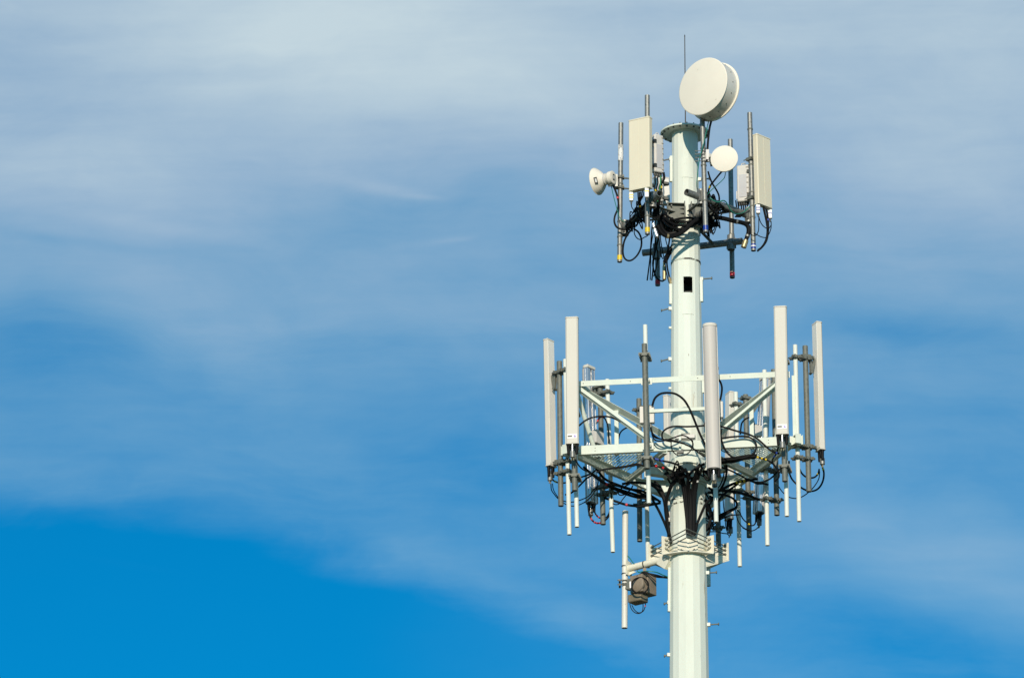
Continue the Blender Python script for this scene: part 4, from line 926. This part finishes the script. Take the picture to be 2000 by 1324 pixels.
tangle('black cable crammed around the collar below the right side of the tower top', at(1366, 430, -40), at(1402, 436, -40), 12, .10, .010, 'cables crammed at the collar right')
# -- platform
FR = -148
cable('black cable arching over from the amplifier box across the tower shaft', [(1274, 792, -125), (1279, 778, -125), (1290, 769, -125), (1305, 767, -126), (1320, 769.5, -127), (1335, 780, -128), (1346, 797, -130), (1356, 820, -134), (1366, 845, -138), (1377, 868, -142), (1384, 880, -142)], .017)
cable('black cable looping out beside the top of the grey tube antenna', [(1402, 740, -150), (1407, 746, -140), (1410, 757, -135), (1409, 770, -130), (1406, 784, -126)], .015)
cable('black cable looped around the shaft just above the front beam', [(1382, 830, -120), (1365, 832, -118), (1340, 833, -116), (1318, 832.5, -116), (1304, 836, -118), (1295, 843, -122), (1293, 851, -128), (1296, 858, -140), (1310, 862, -145)], .014)
cable('black cable arcing between the left front panel and the left brace', [(1130, 832, -110), (1142, 822, -110), (1156, 815.5, -108), (1172, 813, -106), (1190, 814, -104), (1206, 820, -104), (1222, 829, -104), (1240, 839, -104), (1262, 850, -106)], .013)
cable('black cable dropping from the left arc onto the left grating', [(1165, 827, -20), (1170, 817, -20), (1177, 814, -20), (1183, 820, -20), (1187, 832, -20), (1189, 848, -25), (1189, 866, -30)], .012, bands=[(.06, 'red', .03), (.16, 'red', .03), (.3, 'red', .04)])
cable('short black cable arc rising from the left grating to the brace', [(1208, 857, -60), (1211, 846, -64), (1217, 839, -70), (1227, 834.5, -76), (1240, 836, -84)], .011)
for i, pts in enumerate(([(1271, 835, -122), (1276, 848, -140), (1290, 857, FR), (1310, 859, FR), (1330, 864, FR), (1348, 872, FR), (1362, 882, FR), (1376, 892, FR)],
                         [(1271, 835, -122), (1278, 853, -140), (1295, 858, FR), (1315, 862, FR), (1340, 868, FR), (1358, 878, FR), (1378, 882, FR)],
                         [(1271, 835, -122), (1277, 857, -140), (1292, 861, FR), (1312, 856, FR), (1330, 850, FR), (1342, 853, FR), (1352, 862, FR), (1352, 872, FR), (1338, 868, FR)])):
    cable(('upper', 'lower', 'looping')[i] + ' black cable draped across the front beam before the tower', pts, .011, bands=[(.1, 'blue', .02)] if i == 1 else ())
cable('thin black cable circle hanging off the front beam before the tower', [(1311, 861, FR), (1311, 872, FR), (1315, 882, FR), (1324, 889, FR), (1336, 889, FR), (1347, 882, FR), (1352, 872, FR), (1353, 860, FR)], .008)
cable('large black cable loop hanging before the right grating', [(1409, 856, FR), (1430, 853, FR), (1452, 852, FR), (1466, 855, FR), (1475, 863, FR), (1477, 874, FR), (1472, 885, FR), (1460, 892, FR), (1445, 895, FR), (1430, 892, FR), (1419, 882, FR), (1412, 868, FR), (1408, 852, FR), (1409, 838, FR)], .014)
cable('long black cable slanting down across the right part of the front beam', [(1406, 832, -135), (1420, 836, -138), (1440, 842, -142), (1462, 848, -146), (1478, 856, -150), (1492, 868, -152), (1506, 880, -152), (1522, 886, -150)], .015)
cable('black cable bulging from the beam to the yellow-taped tie by the right corner', [(1408, 862, -150), (1440, 852, -150)] if False else [(1476, 892, -140), (1488, 895, -138), (1500, 899, -136), (1512, 908, -132), (1520, 920, -128), (1521, 932, -124), (1512, 940, -120)], .013, bands=[(.05, 'yellow', .025), (.15, 'yellow', .025), (.25, 'yellow', .025)])
cable('sunlit cable curving under the right corner of the platform', [(1408, 912, -60), (1425, 918, -58), (1442, 926, -54), (1458, 935, -50), (1472, 941, -48), (1488, 941, -46), (1502, 936, -46), (1514, 926, -50), (1526, 912, -60)], .013)
for i, pts in enumerate(([(1380, 905, -110), (1400, 903, -112), (1420, 898, -116), (1445, 896, -120), (1465, 892, -124), (1478, 891, -126)],
                         [(1384, 900, -108), (1404, 898, -110), (1428, 899, -112), (1450, 894, -116), (1470, 890, -120), (1482, 893, -126)],
                         [(1386, 908, -106), (1408, 904, -108), (1432, 902, -110), (1456, 896, -114), (1476, 894, -118)],
                         [(1390, 896, -112), (1412, 896, -112), (1436, 893, -114), (1462, 889, -118), (1478, 888, -122)])):
    cable('black cable in the flat bundle under the right half of the front beam', pts, .015, group='bundle under the right half of the front beam')
for i, pts in enumerate(([(1260, 908, -90), (1240, 908, -92), (1218, 912, -94), (1200, 914, -96), (1178, 917, -96), (1165, 922, -96)],
                         [(1284, 908, -86), (1262, 910, -88), (1242, 906, -90), (1225, 910, -92), (1196, 914, -95)],
                         [(1268, 892, -120), (1290, 899, -118), (1310, 903, -112), (1328, 910, -104), (1340, 922, -94), (1346, 936, -80)],
                         [(1276, 909, -110), (1296, 914, -106), (1316, 921, -98), (1324, 930, -86), (1328, 944, -70)])):
    cable(('straight', 'wavy', 'blue-taped', 'red-taped')[i] + ' black cable running left from the tower under the grating', pts, .015, bands=[(.04 + .06 * j, 'blue', .03) for j in range(4)] if i == 2 else ([(.05, 'red', .03), (.2, 'red', .03)] if i == 3 else ()))
for i, pts in enumerate(([(1140, 912, -40), (1155, 925, -20), (1175, 940, 0), (1200, 952, 10), (1230, 962, 20), (1258, 970, 20), (1285, 976, 14)],
                         [(1180, 972, 30), (1200, 978, 30), (1222, 985, 30), (1245, 988, 28), (1268, 986, 24), (1290, 982, 14)],
                         [(1186, 945, 10), (1205, 948, 12), (1228, 955, 14), (1252, 958, 14), (1272, 968, 12), (1290, 980, 8)],
                         [(1215, 945, 0), (1235, 942, -4), (1262, 944, -10), (1280, 952, -14), (1292, 968, -18)],
                         [(1262, 940, -40), (1276, 945, -38), (1288, 956, -36), (1296, 972, -34), (1302, 990, -32), (1306, 1010, -30)],
                         [(1150, 900, -30), (1165, 915, -10), (1180, 934, 5), (1205, 946, 14), (1240, 958, 18), (1270, 972, 14)],
                         [(1178, 940, 10), (1190, 950, 14), (1216, 962, 20), (1240, 970, 22), (1266, 974, 18)])):
    cable('thick black cable slung under the left half of the platform', pts, .019, group='cables slung under the left half of the platform', bands=[(.4, 'red', .03)] if i in (0, 1) else ())
cable('small black cable loop hanging in the sky gap left of the tower', [(1230, 945, 10), (1216, 952, 10), (1208, 960, 10), (1210, 966, 10), (1220, 965, 10), (1232, 955, 10), (1236, 948, 10)], .010)
cable('thin black cable droop below the left aluminium tube antenna', [(1232, 955, 14), (1224, 965, 14), (1216, 975, 14), (1210, 983, 14), (1203, 985, 14), (1197, 983, 14)], .008)
# into the pole port above the collar
PORT = [[(1322, 915, -70), (1327, 930, -62), (1334, 955, -52), (1338, 985, -48), (1341, 1015, -46), (1342, 1042, -44)],
        [(1330, 918, -76), (1334, 935, -66), (1339, 955, -56), (1342, 985, -50), (1344, 1015, -47), (1345, 1044, -45)],
        [(1345, 930, -84), (1343, 945, -70), (1344, 962, -58), (1346, 990, -50), (1347, 1018, -48), (1348, 1045, -46)],
        [(1360, 918, -84), (1356, 935, -72), (1352, 955, -60), (1351, 985, -52), (1351, 1015, -49), (1351, 1046, -46)],
        [(1364, 912, -84), (1361, 930, -74), (1357, 950, -62), (1354, 980, -54), (1354, 1015, -50), (1354, 1046, -46)],
        [(1372, 912, -84), (1366, 925, -76), (1361, 945, -64), (1358, 975, -55), (1357, 1010, -50), (1356, 1045, -46)],
        [(1310, 928, -64), (1322, 936, -62), (1333, 948, -56), (1337, 975, -50), (1340, 1005, -47), (1344, 1044, -45)],
        [(1376, 905, -90), (1352, 920, -84), (1344, 935, -74), (1347, 958, -60), (1349, 990, -52), (1349, 1045, -46)],
        [(1400, 965, -40), (1388, 974, -44), (1378, 985, -46), (1370, 1002, -47), (1362, 1022, -47), (1357, 1044, -45)]]
for i, pts in enumerate(PORT):
    cable('long black cable of the bundle entering the shaft above the lower collar' if i < 8 else 'single black cable sweeping from the right into the port above the lower collar', pts, .020, group='cables entering the shaft port' if i < 8 else None, bands=[(.35, 'sticker', .03)] if i == 5 else ())
LEFT = [[(1352, 922, -88), (1334, 932, -78), (1318, 942, -66), (1308, 958, -54), (1302, 982, -42), (1303, 1010, -34), (1307, 1044, -26)],
        [(1340, 915, -86), (1322, 930, -74), (1311, 946, -60), (1303, 968, -46), (1299, 990, -36), (1303, 1020, -28), (1309, 1052, -20)],
        [(1275, 946, -30), (1288, 958, -32), (1296, 975, -32), (1300, 998, -30), (1304, 1024, -26), (1310, 1056, -18)],
        [(1278, 940, -36), (1290, 952, -36), (1298, 972, -34), (1301, 995, -30), (1305, 1026, -25), (1311, 1060, -18)],
        [(1274, 975, 0), (1284, 992, -8), (1292, 1008, -14), (1300, 1026, -18), (1307, 1046, -20)],
        [(1316, 920, -70), (1314, 940, -62), (1306, 965, -48), (1299, 985, -36), (1301, 1012, -30), (1306, 1040, -24)]]
for pts in LEFT: cable('thick black cable gathering down the left edge of the shaft', pts, .020, group='cables gathering down the left edge of the shaft')
RIGHT = [[(1384, 952, -20), (1400, 960, -4), (1420, 950, 10), (1440, 942, 20), (1462, 938, 24), (1480, 935, 20)],
         [(1384, 962, -20), (1404, 958, 0), (1424, 948, 14), (1445, 940, 24), (1464, 937, 30)],
         [(1390, 957, -10), (1416, 958, 10), (1438, 961, 30), (1462, 967, 50), (1478, 974, 60), (1492, 976, 60)],
         [(1392, 965, -8), (1412, 966, 10), (1428, 971, 24), (1438, 980, 30), (1438, 990, 34), (1426, 996, 34), (1410, 1004, 30), (1392, 1015, 20)],
         [(1438, 992, 36), (1424, 1000, 34), (1405, 1012, 30), (1390, 1022, 20), (1380, 1036, 6)],
         [(1440, 995, 36), (1446, 1004, 40), (1428, 1006, 40), (1408, 1014, 34), (1392, 1026, 24), (1381, 1044, 8)],
         [(1442, 944, 24), (1420, 960, 14), (1406, 974, 6), (1398, 990, 4), (1388, 1012, 4), (1380, 1034, 2)],
         [(1436, 948, 24), (1416, 964, 12), (1402, 980, 4), (1394, 1002, 4), (1384, 1030, 0)],
         [(1418, 898, -60), (1419, 920, -50), (1416, 938, -36), (1408, 954, -22), (1396, 968, -10)],
         [(1414, 900, -60), (1414, 925, -46), (1408, 944, -30), (1398, 960, -14), (1388, 985, 0)],
         [(1376, 975, -10), (1386, 1000, 6), (1388, 1022, 10), (1384, 1044, 8)],
         [(1386, 1038, 40), (1400, 1038, 60), (1412, 1041, 80), (1420, 1042, 90), (1424, 1046, 92), (1424, 1050, 92)],
         [(1411, 950, 20), (1413, 985, 40), (1416, 1010, 60), (1418, 1030, 76), (1422, 1042, 90)],
         [(1436, 950, 20), (1434, 975, 30), (1437, 1000, 50), (1442, 1018, 60), (1452, 1030, 70), (1466, 1036, 74)]]
for i, pts in enumerate(RIGHT): cable('black cable in the messy tangle under the right half of the platform', pts, random.choice((.010, .017, .021)) if i not in (11, 12, 13) else .008, group='tangled cables under the right half of the platform', bands=[(.55, 'yellow', .03), (.62, 'yellow', .03), (.70, 'yellow', .03)] if i == 0 else ())
tangle('thin black cable in the dark cluster behind the right edge of the shaft', at(1378, 960, 30), at(1390, 1030, 36), 5, .08, .010, 'dark cluster of cables right of the shaft')
tangle('thin black cable crowded under the middle of the platform', at(1300, 922, -60), at(1392, 925, -60), 5, .10, .010, 'cables crowded under the middle of the platform')
# antenna tails
cable('thin cable bowing under the far left edge-on antenna', [(1076, 944, 30), (1077, 956, 28), (1082, 964, 24), (1091, 974, 20), (1104, 979, 18), (1118, 980, 16), (1134, 976, 14), (1150, 968, 10), (1162, 952, 0)], .008)
cable('second thin cable bowing lower under the far left edge-on antenna', [(1079, 944, 30), (1081, 956, 28), (1088, 968, 24), (1098, 980, 20), (1112, 987, 18), (1126, 987, 16), (1142, 980, 12), (1158, 965, 4), (1168, 948, 0)], .007)
cable('black cable swinging from the far left antenna boot past the leftmost grey pipe', [(1073, 915, 30), (1077, 932, 20), (1084, 940, 14), (1098, 943, 8), (1114, 940, 0), (1134, 932, -10), (1152, 926, -20), (1164, 918, -30)], .012, bands=[(.3, 'yellow', .03)])
cable('black cable rising in a curve beside the left corner white pipe', [(1104, 966, 0), (1116, 962, -4), (1126, 954, -10), (1136, 944, -16), (1146, 934, -20), (1160, 926, -24)], .013)
cable('black cable from the left front panel foot sweeping under the beam', [(1124, 898, -160), (1130, 908, -150), (1138, 916, -130), (1150, 922, -100), (1166, 930, -60), (1180, 942, -20)], .011)
cable('red-taped cable loop under the left aluminium tube antenna', [(1149, 988, 40), (1150, 1000, 40), (1154, 1012, 40), (1162, 1020, 40), (1172, 1021, 36), (1184, 1014, 34), (1191, 1004, 30), (1194, 990, 26), (1194, 970, 20), (1193, 955, 14)], .012, bands=[(.22 + .05 * j, 'red', .022) for j in range(5)])
cable('inner red-taped cable loop under the left aluminium tube antenna', [(1160, 986, 44), (1161, 998, 44), (1166, 1007, 42), (1174, 1012, 40), (1184, 1010, 36), (1190, 1001, 32), (1193, 988, 28)], .011, bands=[(.3, 'red', .02), (.4, 'red', .02)])
cable('thin black cable hanging across the face of the left aluminium tube antenna', [(1170, 930, 20), (1168, 945, 10), (1160, 962, 6), (1150, 975, 6), (1140, 982, 6)], .007)
cable('black cable bowing wide under the far right edge-on antenna', [(1605, 908, 20), (1609, 922, 18), (1608, 936, 16), (1603, 948, 14), (1595, 956, 12), (1584, 959, 10), (1572, 956, 8), (1558, 947, 6), (1546, 934, 4), (1541, 918, 0), (1541, 900, -10)], .014, bands=[(.06, 'yellow', .03)])
cable('shorter black cable bowing inside the far right cable bow', [(1600, 916, 20), (1598, 924, 18), (1592, 931, 14), (1584, 933, 10), (1574, 931, 8), (1566, 924, 4), (1562, 916, 0)], .013, bands=[(.2, 'yellow', .02)])
cable('thin wire sagging lowest under the far right edge-on antenna', [(1601, 920, 20), (1599, 935, 18), (1590, 950, 14), (1578, 962, 10), (1566, 970, 8), (1554, 973, 4), (1540, 970, 0), (1528, 960, -6), (1521, 950, -10)], .008)
cable('cable loop with yellow tape under the right aluminium tube antenna', [(1476, 1008, 70), (1475, 1022, 68), (1468, 1026, 66), (1460, 1021, 64), (1452, 1014, 60), (1446, 1004, 56)], .010, bands=[(.5, 'yellow', .025)])
cable('second cable loop under the right aluminium tube antenna', [(1486, 1006, 74), (1485, 1018, 72), (1480, 1030, 70), (1470, 1036, 68), (1460, 1035, 66), (1450, 1030, 62)], .008)
cable('black cable with a fat splice under the right beam end', [(1500, 946, -20), (1490, 944, -10), (1478, 944, 0), (1468, 938, 6)], .016)
cable('black cable arching behind the right amplifier box on the platform', [(1446, 848, 0), (1447, 836, 0), (1449, 826, 0), (1455, 819, 0), (1464, 815, 0), (1470, 818, 0), (1473, 828, 0), (1472, 840, 0)], .012, bands=[(.7, 'sticker', .02), (.8, 'sticker', .02)])
cable('black cable drooping from the right front panel boot', [(1520, 872, -160), (1517, 884, -158), (1512, 892, -150), (1508, 900, -140), (1514, 912, -130)], .010, bands=[(.2, 'blue', .03), (.4, 'blue', .03)])
# beside the lower side arm
cable('black cable coiled in a circle on the tan radio box', [(1250 + 16.5 * math.cos(q * .52), 1143 + 15.5 * math.sin(q * .52), -2 + 0.4 * q) for q in range(14)], .012)
cable('thin black cable loop hanging lowest under the tan radio box', [(1230, 1178, 20), (1233, 1188, 20), (1239, 1195, 20), (1247, 1197.5, 20), (1254, 1194, 20), (1256, 1184, 20), (1255, 1168, 20)], .007)
cable('second thin black cable loop hanging under the tan radio box', [(1234, 1181, 24), (1239, 1190, 24), (1247, 1196, 24), (1256, 1193, 24), (1260, 1184, 24), (1261, 1174, 24)], .007, bands=[(.8, 'red', .015)])
for i in range(4):
    cable('black cable running from the tan radio box to the tower shaft', [(1240 + i * 3, 1130 - i, 10), (1248 + i * 2, 1122 - i * 1.3, 8), (1262, 1119 - i * .8, 4), (1280, 1122 + i * 1.2, 6), (1296, 1126 + i * .5, 16), (1309, 1127 + i * .6, 0)], .010, group='cables from the tan radio box to the shaft')
cable('teal wire arching from the side arm to the tower shaft', [(1245, 1114, 18), (1247, 1117, 16), (1254, 1116, 12), (1266, 1115, 4), (1282, 1117, 6), (1296, 1123, 16), (1308, 1127, 0)], .008, 'green')
cable('short teal wire from the stained pipe to the side arm', [(1226, 1085, 42), (1231, 1091, 38), (1235, 1097, 34), (1239, 1101, 30)], .007, 'green')
